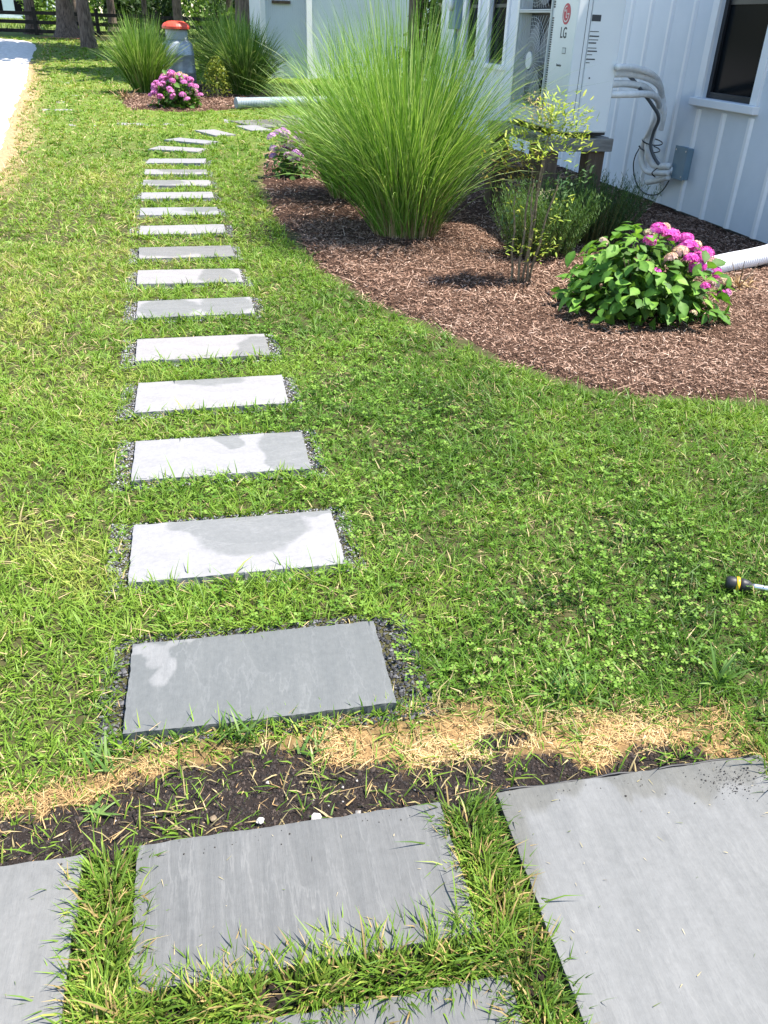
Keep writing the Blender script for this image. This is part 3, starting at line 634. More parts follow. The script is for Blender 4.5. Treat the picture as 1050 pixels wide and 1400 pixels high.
for wi, (a, b, z0, z1) in enumerate(WINS):
    fr = bpy.data.objects.new('window', None); C.objects.link(fr); fr.parent = house; fr.location = (0, (a + b) / 2 - 8, z0); off = (WX, (a + b) / 2, z0)
    tw = .085
    def trim(mb):
        mb.box(WX - .024, WX + .05, a - tw, a - .001, z0, z1 + tw); mb.box(WX - .024, WX + .05, b + .001, b + tw, z0, z1 + tw); mb.box(WX - .024, WX + .05, a, b, z1 + .001, z1 + tw)
    hb('frame', M_trim, trim, fr, .003, off)
    hb('sill', M_trim, lambda mb: mb.box(WX - .055, WX + .05, a - tw - .02, b + tw + .02, z0 - .06, z0 - .001), fr, .006, off)
    def sash(mb):
        s = .045; mb.box(WX + .03, WX + .08, a + .001, a + s, z0 + .001, z1 - .001); mb.box(WX + .03, WX + .08, b - s, b - .001, z0 + .001, z1 - .001)
        mb.box(WX + .03, WX + .08, a + s, b - s, z0 + .001, z0 + s); mb.box(WX + .03, WX + .08, a + s, b - s, z1 - s, z1 - .001)
        mb.box(WX + .045, WX + .075, a + s, b - s, (z0 + z1) / 2 + .1, (z0 + z1) / 2 + .14)
    hb('sash', M_black, sash, fr, .002, off)
    hb('pane', M_glass, lambda mb: mb.box(WX + .055, WX + .062, a + .04, b - .04, z0 + .04, z1 - .04), fr, 0, off)
    hb('room_backing', M_black, lambda mb: mb.box(WX + .12, WX + .13, a, b, z0, z1), fr, 0, off)  # black sheet closing the opening behind the pane
# electric meter
em = thing('meter_box', 'small grey electric meter box on the house wall beside the far windows', 'meter box', (WX, 13.25, 1.2))
mb = MB(); mb.box(-.11, -.001, -.15, .15, .1, .55); mb.build('box', M_box, em, False, .01)
mb = MB(); mb.tube([(-.11, 0, .4), (-.15, 0, .4), (-.165, 0, .4)], [.075, .075, .055], 16); mb.build('meter_dial', M_label, em, True)
mb = MB(); mb.tube([(-.04, .0, .1), (-.04, 0, -1.2)], .025, 8); mb.build('conduit', M_box, em, True)

# ------------------------------------------------------------------ heat pump and its stand
AX0, AX1, AY0, AY1, AZ0, AZ1 = 2.872, 3.235, 6.19, 7.36, .685, 2.06
ac = thing('heat_pump', 'white two fan outdoor air conditioning unit beside the house wall', 'air conditioner', (3.05, 6.78, AZ0))
ao = (3.05, 6.78, AZ0)
def ab(name, m_, fill, parent=ac, bevel=0, smooth=False, seg=2):
    mb = MB(); fill(mb); mb.v = [(p[0] - ao[0], p[1] - ao[1], p[2] - ao[2]) for p in mb.v]; return mb.build(name, m_, parent, smooth, bevel, seg)
HOLES = [(.80, 1.455), (1.475, 2.02)]; HY0, HY1 = 6.635, 7.27
ab('casing', M_ac, lambda mb: (mb.box(AX0 + .11, AX1, AY0, AY1, AZ0, AZ1)), bevel=.012)
def front(mb):
    x0, x1 = AX0, AX0 + .107
    mb.box(x0, x1, AY0, HY0, AZ0, AZ1); mb.box(x0, x1, HY1, AY1, AZ0, AZ1); mb.box(x0, x1, HY0 + .0005, HY1 - .0005, AZ0, HOLES[0][0]); mb.box(x0, x1, HY0 + .0005, HY1 - .0005, HOLES[0][1], HOLES[1][0]); mb.box(x0, x1, HY0 + .0005, HY1 - .0005, HOLES[1][1], AZ1)
ab('front_panel', M_ac, front, bevel=.008)
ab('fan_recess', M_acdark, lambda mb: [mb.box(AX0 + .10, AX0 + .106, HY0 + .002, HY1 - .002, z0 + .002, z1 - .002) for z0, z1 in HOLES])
for z0, z1 in HOLES:
    cy, cz = (HY0 + HY1) / 2, (z0 + z1) / 2; rr = min(HY1 - HY0, z1 - z0) / 2 - .01
    def fan(mb):
        mb.tube([(AX0 + .04, cy, cz), (AX0 + .095, cy, cz)], .065, 20)
        for k in range(3):
            for j in range(6):
                a0 = k * 2.094 + j * .2; a1 = a0 + .2; r0, r1 = .06, rr - .02
                P = [(AX0 + .05 + .03 * j / 6, cy + r0 * math.cos(a0), cz + r0 * math.sin(a0)), (AX0 + .05 + .03 * j / 6, cy + r1 * math.cos(a0), cz + r1 * math.sin(a0)),
                     (AX0 + .05 + .03 * (j + 1) / 6, cy + r1 * math.cos(a1), cz + r1 * math.sin(a1)), (AX0 + .05 + .03 * (j + 1) / 6, cy + r0 * math.cos(a1), cz + r0 * math.sin(a1))]
                mb.add(P + [(p[0] + .006, p[1], p[2]) for p in P], [(0, 1, 2, 3), (7, 6, 5, 4), (0, 4, 5, 1), (1, 5, 6, 2), (2, 6, 7, 3), (3, 7, 4, 0)])
    ab('fan', M_fan, fan)
    def grille(mb):
        for k in range(48):
            a = k * 2 * math.pi / 48; e = rr * min(1 / max(abs(math.cos(a)), 1e-3), 1 / max(abs(math.sin(a)), 1e-3), 1.36)
            ey = max(HY0 + .004, min(HY1 - .004, cy + e * math.cos(a))); ez = max(z0 + .004, min(z1 - .004, cz + e * math.sin(a)))
            mb.tube([(AX0 - .012, cy + .07 * math.cos(a), cz + .07 * math.sin(a)), (AX0 - .004, ey, ez)], .0015, 4)
        for j in range(9):
            r_ = .08 + j * (rr - .09) / 8
            mb.tube([(AX0 - .010, cy + r_ * math.cos(b_ * .19635), cz + r_ * math.sin(b_ * .19635)) for b_ in range(33)], .0014, 4, False)
    ab('grille', M_wire, grille, smooth=True)
    ab('grille_hub', M_label, lambda mb: mb.tube([(AX0 - .018, cy, cz), (AX0 - .008, cy, cz)], .062, 24), smooth=False)
    def gfr(mb):
        x0, x1 = AX0 - .014, AX0 - .0005; t_ = .014
        mb.box(x0, x1, HY0 - t_, HY0 + .001, z0 - t_, z1 + t_); mb.box(x0, x1, HY1 - .001, HY1 + t_, z0 - t_, z1 + t_); mb.box(x0, x1, HY0 + .0015, HY1 - .0015, z1 - .001, z1 + t_); mb.box(x0, x1, HY0 + .0015, HY1 - .0015, z0 - t_, z0 + .001)
    ab('grille_frame', M_label, gfr, bevel=.002)
    ab('side_louvre', M_acdark, lambda mb: [mb.box(AX0 - .0025, AX0 - .0005, HY0 - .05, HY0 - .022, z0 + .01 + k * .0155, z0 + .01 + k * .0155 + .0095) for k in range(int((z1 - z0 - .03) / .0155))])
# seams of the service panel on the side
ab('panel_seam', M_acdark, lambda mb: (mb.box(2.945, 2.948, AY0 - .0015, AY0 - .0002, AZ0 + .03, AZ1 - .02)))
# emblem
def arc(r0, r1, a0, a1, n=28):
    V = []; 
    for k in range(n + 1):
        a = R(a0 + (a1 - a0) * k / n); V += [(r0 * math.cos(a), r0 * math.sin(a)), (r1 * math.cos(a), r1 * math.sin(a))]
    return V, [(2 * k, 2 * k + 1, 2 * k + 3, 2 * k + 2) for k in range(n)]
def on_front(cy, cz, d):
    return lambda u, v: (AX0 - d, cy - u, cz + v)
LY, LZ, LR = 6.372, 1.445, .066
f0 = on_front(LY, LZ, .002); f1 = on_front(LY, LZ, .0032)
def emblem(mb):
    n = 40; V = [f0(LR * math.cos(k * 2 * math.pi / n), LR * math.sin(k * 2 * math.pi / n)) for k in range(n)]; V += [(p[0] + .0018, p[1], p[2]) for p in V]
    mb.add(V, [tuple(range(n)), tuple(range(2 * n - 1, n - 1, -1))] + [(k, (k + 1) % n, (k + 1) % n + n, k + n) for k in range(n)])
ab('emblem', M_red, emblem)
def emblem_mark(mb):
    def flat(V2, F): mb.add([f1(u * LR, v * LR) for u, v in V2], F)
    V2, F = arc(.66, .78, 88, 360); flat(V2, F)
    flat([(.28, -.05), (.78, -.05), (.78, .07), (.28, .07)], [(0, 1, 2, 3)])
    flat([(-.06, -.36), (.06, -.36), (.06, .42), (-.06, .42)], [(0, 1, 2, 3)]); flat([(.065, -.36), (.30, -.36), (.30, -.25), (.065, -.25)], [(0, 1, 2, 3)])
    V2, F = arc(.0, .11, 0, 360, 14); flat([(u - .3, v + .32) for u, v in V2], F)
ab('emblem_mark', M_label, emblem_mark)
def lettering(name, body, size, m_, parent, M4, depth=.0006):
    cu = bpy.data.curves.new(name, 'FONT'); cu.body = body; cu.size = size; cu.extrude = depth; cu.align_x = 'CENTER'; cu.align_y = 'CENTER'; cu.offset = size * .012
    to = bpy.data.objects.new('tmp_text', cu); C.objects.link(to); dg = bpy.context.evaluated_depsgraph_get()
    me = bpy.data.meshes.new_from_object(to.evaluated_get(dg)); bpy.data.objects.remove(to); me.transform(M4); me.name = name; me.materials.clear()
    return link(name, me, m_, parent)
FRONT_M = lambda y, z, sx=1.0: Matrix(((0, 0, -1, AX0 - .0012 - ao[0]), (-sx, 0, 0, y - ao[1]), (0, 1, 0, z - ao[2]), (0, 0, 0, 1)))
SIDE_M = lambda x, z: Matrix(((1, 0, 0, x - ao[0]), (0, 0, -1, AY0 - .0012 - ao[1]), (0, 1, 0, z - ao[2]), (0, 0, 0, 1)))
lettering('lettering', 'LG', .098, M_print, ac, FRONT_M(6.385, 1.325, .95))
lettering('lettering', 'Inverter', .026, M_print, ac, FRONT_M(6.40, 1.12))
ab('name_plate', M_print, lambda mb: mb.box(AX0 - .0015, AX0 - .0003, 6.31, 6.37, 1.195, 1.235))
ab('name_plate_panel', M_label, lambda mb: mb.box(AX0 - .0025, AX0 - .0016, 6.315, 6.365, 1.199, 1.231))
def sideprint(mb):
    y1, y0 = AY0 - .0004, AY0 - .0014
    mb.box(2.985, 3.055, y0, y1, 1.405, 1.445)
    g = random.Random(3); z = 1.34; sizes = [.9, 1.0, .95, .8, .9, 1.0, .55, .9, .4]
    for k, s in enumerate(sizes):
        mb.box(2.985, 2.985 + .075 * s, y0, y1, z, z + (.008 if k % 2 else .005)); z -= .021 if k % 3 else .03
ab('side_print', M_print, sideprint)['kind'] = 'stuff'
ab('screw', M_print, lambda mb: mb.tube([(3.03, AY0 - .003, 1.05), (3.03, AY0 + .001, 1.05)], .006, 10))
ab('foot', M_rubber, lambda mb: mb.box(2.86, 3.26, 6.26, 6.34, .662, AZ0)); ab('foot', M_rubber, lambda mb: mb.box(2.86, 3.26, 7.1, 7.18, .662, AZ0))

st = thing('wooden_stand', 'weathered timber stand of posts and rails under the air conditioning unit', 'stand', (3.0, 6.75, 0))
def sb(name, m_, *bx, bevel=.005):
    mb = MB(); mb.box(*bx); mb.v = [(p[0] - 3.0, p[1] - 6.75, p[2]) for p in mb.v]; return mb.build(name, m_, st, False, bevel)
sb('rail', M_woodrail, 2.70, 3.26, 6.10, 6.14, .565, .655); sb('rail', M_woodrail, 2.70, 3.26, 7.30, 7.34, .565, .655)
sb('beam', M_woodrail, 2.72, 2.80, 6.142, 7.298, .59, .66); sb('beam', M_woodrail, 3.16, 3.24, 6.142, 7.298, .59, .66)
for x0 in (2.71, 3.09):
    for y0 in (6.142, 7.16): sb('post', M_wood, x0, x0 + .135, y0, y0 + .135, -.1, .5895)
sb('brace', M_wood, 2.86, 3.08, 7.2, 7.24, .2, .3)

# pipes, cable and junction box on the wall
pb = thing('pipe_bundle', 'bundle of white insulated pipes curving from the unit to the wall box', 'pipes', (4.0, 6.8, 0))
def pp(name, m_, pts, r, n=10):
    P = spline([(p[0] - 4.0, p[1] - 6.8, p[2]) for p in pts], 7); mb = MB(); mb.tube(P, r, n); return mb.build(name, m_, pb, True)
JB = (4.288, 6.66)
pp('pipe', M_ins, [(3.22, 6.21, 1.081), (3.445, 6.388, 1.075), (3.67, 6.519, 1.05), (3.895, 6.707, 0.993), (4.12, 6.999, 0.895), (4.12, 6.987, 0.796), (4.12, 7.033, 0.68), (4.12, 7.092, 0.542), (4.12, 7.049, 0.432), (4.16, 6.987, 0.345), (4.19, 6.772, 0.363)], .027)
pp('pipe', M_ins, [(3.22, 6.228, 1.012), (3.445, 6.38, 1.008), (3.67, 6.524, 0.98), (3.895, 6.761, 0.915), (4.14, 7.06, 0.829), (4.17, 7.10, 0.721), (4.17, 7.11, 0.578), (4.17, 7.10, 0.448), (4.19, 7.0, 0.37), (4.22, 6.94, 0.322), (4.22, 6.77, 0.33)], .026)
pp('pipe', M_ins, [(3.22, 6.22, 0.943), (3.445, 6.269, 0.945), (3.67, 6.438, 0.936), (3.895, 6.684, 0.893), (4.10, 6.975, 0.813), (4.09, 6.978, 0.728), (4.10, 7.046, 0.618), (4.12, 7.158, 0.486), (4.12, 7.136, 0.354), (4.14, 7.06, 0.285), (4.16, 6.91, 0.289), (4.19, 6.765, 0.312)], .025)
pp('pipe', M_ins, [(3.22, 6.15, 1.126), (3.445, 6.336, 1.118), (3.70, 6.50, 1.075), (3.93, 6.75, 1.00), (4.17, 7.06, .87), (4.2, 7.04, .76), (4.21, 7.06, .62)], .022)
pp('pipe', M_ins, [(4.17, 7.061, 0.187), (4.19, 6.938, 0.221), (4.20, 6.77, 0.275)], .024)
pp('cable', M_cable, [(3.22, 6.215, 1.116), (3.36, 6.34, 1.10), (3.50, 6.42, 1.04), (3.63, 6.47, 0.955), (3.80, 6.57, 0.85), (3.98, 6.74, 0.74), (4.06, 6.92, 0.609), (4.08, 6.95, 0.486), (4.16, 6.9, .36), (4.2, 6.78, .34)], .014)
pp('thin_cable', M_rubber, [(4.10, 7.19, .47), (4.25, 7.432, 0.437), (4.262, 7.513, 0.342), (4.262, 7.508, 0.247), (4.262, 7.407, 0.126), (4.262, 7.238, 0.067), (4.262, 7.06, 0.078), (4.262, 6.929, 0.139), (4.25, 6.82, 0.27)], .0055, 6)
for z, yc in ((.52, 7.1), (.46, 7.12)):
    pp('cable_tie', M_rubber, [(4.08 + .09 * (1 - math.cos(a)) , yc + .085 * math.sin(a), z + .02 * math.sin(a)) for a in [k * math.pi / 4 for k in range(9)]], .005, 5)
pp('cable_tie', M_rubber, [(4.15, 6.90, .33), (4.11, 6.905, .29), (4.15, 6.905, .255)], .005, 5)
jb = thing('junction_box', 'blue grey junction box on the house wall where the white pipes end', 'junction box', (4.287, 6.70, .40))
mb = MB(); mb.box(-.055, 0, -.095, .09, -.125, .125); mb.build('box', M_box, jb, False, .008)
mb = MB(); mb.box(-.066, -.0555, -.10, .095, -.13, .13); mb.build('cover', M_box, jb, False, .004)
for (y_, z_) in ((-.08, -.1), (.07, .1), (-.08, .1), (.07, -.1)):
    mb = MB(); mb.tube([(-.07, y_, z_), (-.065, y_, z_)], .007, 8); mb.build('screw', M_steel, jb)

# ------------------------------------------------------------------ white corrugated drain pipe
def corrugated(path, r, pitch, amp, n=18):
    P = spline(path, 40); L = np.concatenate([[0], np.cumsum(np.linalg.norm(np.diff(P, axis=0), axis=1))]); m_ = int(L[-1] / (pitch / 4))
    t = np.linspace(0, L[-1], m_); Q = np.stack([np.interp(t, L, P[:, i]) for i in range(3)], 1)
    mb = MB(); mb.tube(Q, [r + amp * (1 if (k // 2) % 2 else -1) for k in range(m_)], n); return mb
dpipe = thing('drain_pipe', 'white corrugated plastic drain pipe lying on mulch behind the pink hydrangea', 'drain pipe')
corrugated([(3.30, 4.70, .05), (3.55, 4.81, .052), (3.80, 4.885, .062), (4.0, 4.95, .085), (4.17, 5.01, .18), (4.225, 5.04, .32)], .058, .022, .005).build('corrugated_hose', M_pvc, dpipe, True)
mb = MB(); mb.box(4.19, 4.27, 5.0, 5.08, .30, 4.3); mb.build('downspout', M_trim, dpipe, False, .01)

# ------------------------------------------------------------------ plants
def obj_np(name, geo, m_, parent=None, loc=None, kind=None):
    V, q, t, k = geo; o = link(name, mesh_np(name, V, q, t, k), m_, parent)
    if kind: o['kind'] = kind
    return o
def fountain(name, label, x, y, n, L0, base_r, spread, seed, cs, group='ornamental grasses in the planting beds', nseg=7, wd=.0075, dry=400, shade=1.0, z=0.0, lean=.66):
    g = np.random.default_rng(seed); t = thing(name, label, 'ornamental grass', (x, y, z), 0, group)
    r = base_r * np.sqrt(g.random(n)); a = g.uniform(0, 6.283, n); P = np.stack([r * np.cos(a), r * np.sin(a), np.full(n, -.02)], 1)
    az = a + g.normal(0, .55, n); th = np.abs(g.normal(0, .11, n)) + lean * (r / base_r) ** 1.5
    u = g.random(n); th = np.abs(g.normal(0, .05, n)) + lean * u * g.uniform(.7, 1.25, n)
    bend = spread * (.12 + .78 * u ** .9) * g.uniform(.7, 1.3, n); L = L0 * g.uniform(.66, 1.05, n) * (1 - .27 * u)
    tone = np.clip(g.random(n) * .75 + .25 * vn(a * 2, r * 9), 0, 1); c = mixcol(tone, cs) * shade  # shade scales blade colours down to imitate clumps standing in shadow
    out = [ribbons(P, az, th, bend, L, wd * g.uniform(.6, 1.25, n), nseg, c * np.array([.85, .9, .75]), c * np.array([1.18, 1.1, 1.1]), g.uniform(-.9, .9, n), 1.0, 1.9)]
    # a few long pale weeping leaves
    k = max(20, n // 10); a2 = g.uniform(0, 6.283, k); P2 = np.stack([base_r * .7 * np.cos(a2), base_r * .7 * np.sin(a2), np.full(k, 0)], 1); c2 = mixcol(g.random(k), [(.16, .26, .06), (.30, .36, .15)]) * shade
    out.append(ribbons(P2, a2 + g.normal(0, .4, k), g.uniform(.2, .6, k), spread * g.uniform(.7, 1.35, k), L0 * g.uniform(.6, 1.0, k), wd * g.uniform(.6, 1, k), nseg + 1, c2, c2, g.uniform(-.9, .9, k), 1, 1.7))
    obj_np('foliage', cat_geo(out), M_grass, t, kind='stuff')
    if dry:
        rr = base_r * g.uniform(.55, 1.12, dry); aa = g.uniform(0, 6.283, dry); Pd = np.stack([rr * np.cos(aa), rr * np.sin(aa), np.full(dry, -.02)], 1)
        cd = mixcol(g.random(dry), [(.16, .10, .05), (.40, .28, .14), (.58, .45, .26)]) * shade
        obj_np('dry_stems', ribbons(Pd, aa + g.normal(0, .5, dry), np.abs(g.normal(.16, .12, dry)), g.uniform(.0, .9, dry) * g.choice([1, .25], dry), L0 * g.uniform(.08, .42, dry), wd * g.uniform(.5, .9, dry), 3, cd, cd, g.uniform(-.9, .9, dry)), M_straw, t, kind='stuff')
    return t
GC = [(.035, .10, .014), (.085, .20, .026), (.15, .29, .04), (.24, .39, .09), (.50, .58, .30)]  # last, palest tone stands in for bright highlights on the blades
fountain('ornamental_grass', 'largest fountain of tall bright green ornamental grass in the mulch bed', 1.66, 6.10, 2500, 1.72, .22, .95, 11, GC, wd=.0066, lean=.58, dry=1300)
fountain('ornamental_grass', 'tall ornamental grass clump partly hidden behind the largest one in the mulch bed', 1.58, 7.55, 1300, 1.45, .20, 1.05, 12, GC, wd=.0088, dry=500)
fountain('ornamental_grass', 'dark green ornamental grass clump left of the grey barrel', -.36, 18.9, 1300, 1.5, .22, .75, 13, GC, wd=.016, dry=120, nseg=6, shade=.8, lean=.5)
fountain('ornamental_grass', 'ornamental grass clump just behind the grey barrel on its right', 1.42, 20.7, 1400, 1.75, .25, .9, 14, GC, wd=.018, dry=80, nseg=6, shade=.8)
fountain('ornamental_grass', 'shaded ornamental grass clump right of the bright little shrub', 1.62, 18.7, 1300, 1.55, .26, 1.15, 15, GC, wd=.017, dry=80, nseg=6, shade=.75)

# hydrangeas
def leaf_mesh(curl, fold, seed, col):
    g = np.random.default_rng(seed); ns = 8; V = []; K = []
    prof = [.05, .42, .76, .96, 1.0, .92, .70, .36, 0.0]
    for i in range(ns + 1):
        s = i / ns; w = .30 * prof[i]; zc = -curl * s * s
        for sgn, kk in ((-1, 1), (0, 0), (1, 1)):
            V.append((s, sgn * w * (1 + .04 * g.normal()), zc + fold * abs(sgn) * w + .012 * g.normal() * abs(sgn)))
            K.append(np.array(col) * ((.82 if i % 2 else 1.14) if sgn else 1.4))
    q = []
    for i in range(ns):
        for j in range(2): q.append((i * 3 + j, i * 3 + j + 1, i * 3 + j + 4, i * 3 + j + 3))
    me = mesh_np('leaf', np.array(V), np.array(q), None, np.array(K)); me.materials.append(M_leaf); return me
def frame_from(axis_, nrm):
    a = Vector(axis_).normalized(); n = Vector(nrm); n = (n - a * n.dot(a)).normalized(); b = n.cross(a)
    return Matrix(((a.x, b.x, n.x), (a.y, b.y, n.y), (a.z, b.z, n.z))).to_quaternion()
def florets(g, R0, n, cs, fs):
    """domed cluster of four petalled florets"""
    d = g.normal(size=(n, 3)); d[:, 2] = np.abs(d[:, 2]) + .15; d /= np.linalg.norm(d, axis=1)[:, None]
    P = d * R0 * np.array([1, 1, .72]) * g.uniform(.85, 1.05, (n, 1)); c = mixcol(g.random(n), cs)
    a = g.normal(size=(n, 3)); a -= d * np.sum(a * d, 1)[:, None]; a /= np.linalg.norm(a, axis=1)[:, None]; b = np.cross(d, a)
    V = []; K = []
    for k in range(4):
        u = a * math.cos(k * 1.5708) + b * math.sin(k * 1.5708); v = -a * math.sin(k * 1.5708) + b * math.cos(k * 1.5708)
        V.append(np.stack([P, P + (u * .6 + v * .5) * fs + d * fs * .12, P + u * fs * 1.1 + d * fs * .2, P + (u * .6 - v * .5) * fs + d * fs * .12], 1)); K.append(np.repeat((c * g.uniform(.85, 1.15, (n, 1)))[:, None], 4, 1))
    V = np.concatenate(V, 0).reshape(-1, 3); K = np.concatenate(K, 0).reshape(-1, 3)
    return V, np.arange(len(V)).reshape(-1, 4), None, K
def hydrangea(label, x, y, rx, ry, h, nleaf, lsize, heads, seed, lcols, inner=500, z=0.0):
    g = np.random.default_rng(seed); t = thing('hydrangea', label, 'hydrangea', (x, y, z), 0)
    ms = [leaf_mesh(g.uniform(.1, .42), g.uniform(.12, .4), seed * 10 + k, lcols[k % len(lcols)]) for k in range(8)]
    # inner mass of smaller leaves, shade inside the bush painted into their colour
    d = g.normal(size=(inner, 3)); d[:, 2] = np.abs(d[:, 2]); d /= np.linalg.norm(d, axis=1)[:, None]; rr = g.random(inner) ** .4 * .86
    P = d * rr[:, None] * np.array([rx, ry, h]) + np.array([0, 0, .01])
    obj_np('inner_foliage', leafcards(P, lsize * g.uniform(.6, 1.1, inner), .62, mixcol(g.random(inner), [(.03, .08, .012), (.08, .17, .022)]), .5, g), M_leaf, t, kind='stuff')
    for k in range(9):
        mb = MB(); a = g.uniform(0, 6.28); e = g.uniform(.3, .8); mb.tube([(0.02 * math.cos(a), .02 * math.sin(a), -.03), (rx * .35 * e * math.cos(a), ry * .35 * e * math.sin(a), h * .4), (rx * .75 * e * math.cos(a), ry * .75 * e * math.sin(a), h * .8)], [.006, .005, .003], 5); mb.build('stem', M_stem, t)
    k = 0
    while k < nleaf:
        ph = g.uniform(0, 6.283); cz = g.random() ** .8; sr = math.sqrt(max(0, 1 - (cz * .98) ** 2)); lump = 1 + .10 * math.sin(3 * ph + seed) + g.normal(0, .07)
        n_ = Vector((sr * math.cos(ph), sr * math.sin(ph), cz)); p = Vector((n_.x * rx * lump, n_.y * ry * lump, n_.z * h * lump + .015))
        if any((p - Vector((u, v, zz))).length < R0 + lsize * .18 for (u, v, zz, R0, cs, nf, fs) in heads if R0 > .028) and g.random() < .85: continue
        k += 1
        outw = Vector((math.cos(ph + g.normal(0, .7)), math.sin(ph + g.normal(0, .7)), g.uniform(-.75, .45) + .35 * (cz - .4))); nn = Vector((n_.x * .8, n_.y * .8, .75 + .5 * cz)) + Vector(g.normal(0, .28, 3))
        o = link('leaf', ms[k % 8], None, t); s = lsize * g.uniform(.62, 1.2); o.scale = (s, s, s)
        o.rotation_mode = 'QUATERNION'; o.rotation_quaternion = frame_from(outw, nn); o.location = p - outw.normalized() * s * .45
    for (u, v, zz, R0, cs, nf, fs) in heads:
        V, q, tt, K = florets(g, R0, nf, cs, fs); o = link('flower_head', mesh_np('flower_head', V, q, tt, K), M_petal, t); o.location = (u, v, zz)
        o.rotation_euler = (g.normal(0, .3), g.normal(0, .3), 0)
    return t
PK = [(.55, .05, .34), (.70, .10, .46), (.78, .26, .58)]; PC = [(.60, .36, .34), (.66, .48, .36), (.55, .42, .22)]; CR = [(.50, .46, .24), (.62, .52, .36), (.56, .30, .36)]
hd = [(.02, .02, .40, .048, CR, 60, .011), (.10, -.04, .405, .052, PK, 80, .012), (.17, .05, .39, .05, PK, 80, .012), (.19, -.09, .36, .055, PK, 90, .012), (.11, -.15, .35, .05, PC, 70, .011), (.25, -.02, .345, .05, PK, 80, .012),
      (.245, -.13, .31, .05, PK, 80, .012), (.33, .06, .33, .045, PC, 60, .011), (.37, -.07, .27, .045, CR, 60, .011), (.41, .02, .25, .04, PC, 60, .011), (-.05, -.22, .27, .028, PK, 26, .011), (.22, -.28, .20, .03, PK, 34, .011), (.36, -.24, .145, .026, PK, 28, .011),
      (.44, -.16, .12, .036, [(.5, .12, .4), (.62, .3, .5)], 44, .011), (.30, -.24, .20, .034, CR, 40, .010), (.40, -.16, .19, .034, CR, 40, .010), (-.22, .08, .36, .03, CR, 36, .009), (.10, -.40, .10, .02, CR, 18, .009), (.12, .06, .43, .04, PC, 50, .011)]
hd = [(a, b, c + .005, d * .86, e, int(f * .95), h_ * 1.15) for a, b, c, d, e, f, h_ in hd] + [(-.04, -.08, .40, .034, PK, 40, .014), (.03, -.2, .34, .032, PC, 40, .013), (.34, -.16, .25, .034, PK, 44, .014), (.41, -.1, .2, .03, PK, 36, .013), (.15, -.2, .33, .04, PK, 60, .013), (.2, -.2, .29, .045, PK, 80, .012), (.30, -.10, .33, .045, PK, 80, .012), (.05, .0, .44, .045, PK, 80, .012), (.28, .08, .37, .04, PK, 70, .012)]
hydrangea('broad leafy hydrangea with magenta flowers on the mulch before the white pipe', 2.47, 4.06, .425, .42, .40, 298, .09, hd, 3, [(.085, .19, .026), (.065, .155, .02), (.12, .245, .033), (.05, .125, .017), (.17, .31, .05)], 1100)
PKF = [(.50, .10, .36), (.66, .22, .50), (.72, .36, .56)]; g_ = np.random.default_rng(8); hd = []
for k in range(54):
    a = g_.uniform(0, 6.28); r_ = math.sqrt(g_.random()); zz = .54 * math.sqrt(max(.02, 1 - .93 * r_ * r_)) * g_.uniform(.85, 1.02)
    hd.append((.42 * r_ * math.cos(a), .40 * r_ * math.sin(a), zz, .056, PKF if zz < .45 or k % 3 == 0 else PC, 40, .02))
hydrangea('far hydrangea covered in pink flowers in front of the grey barrel', .2, 15.85, .40, .36, .47, 60, .13, hd, 5, [(.06, .14, .02), (.09, .18, .03)], 300, .0)
hd = [(-.22 + .34 * g_.random(), -.20 + .22 * g_.random(), .16 + .26 * g_.random(), .045, [(.42, .16, .46), (.6, .34, .6), (.62, .5, .5)], 44, .016) for k in range(22)]
hydrangea('small hydrangea with mauve flowers in the shade of the ornamental grass', 1.16, 8.72, .25, .24, .40, 80, .075, hd, 6, [(.05, .11, .02), (.07, .14, .03)], 200)

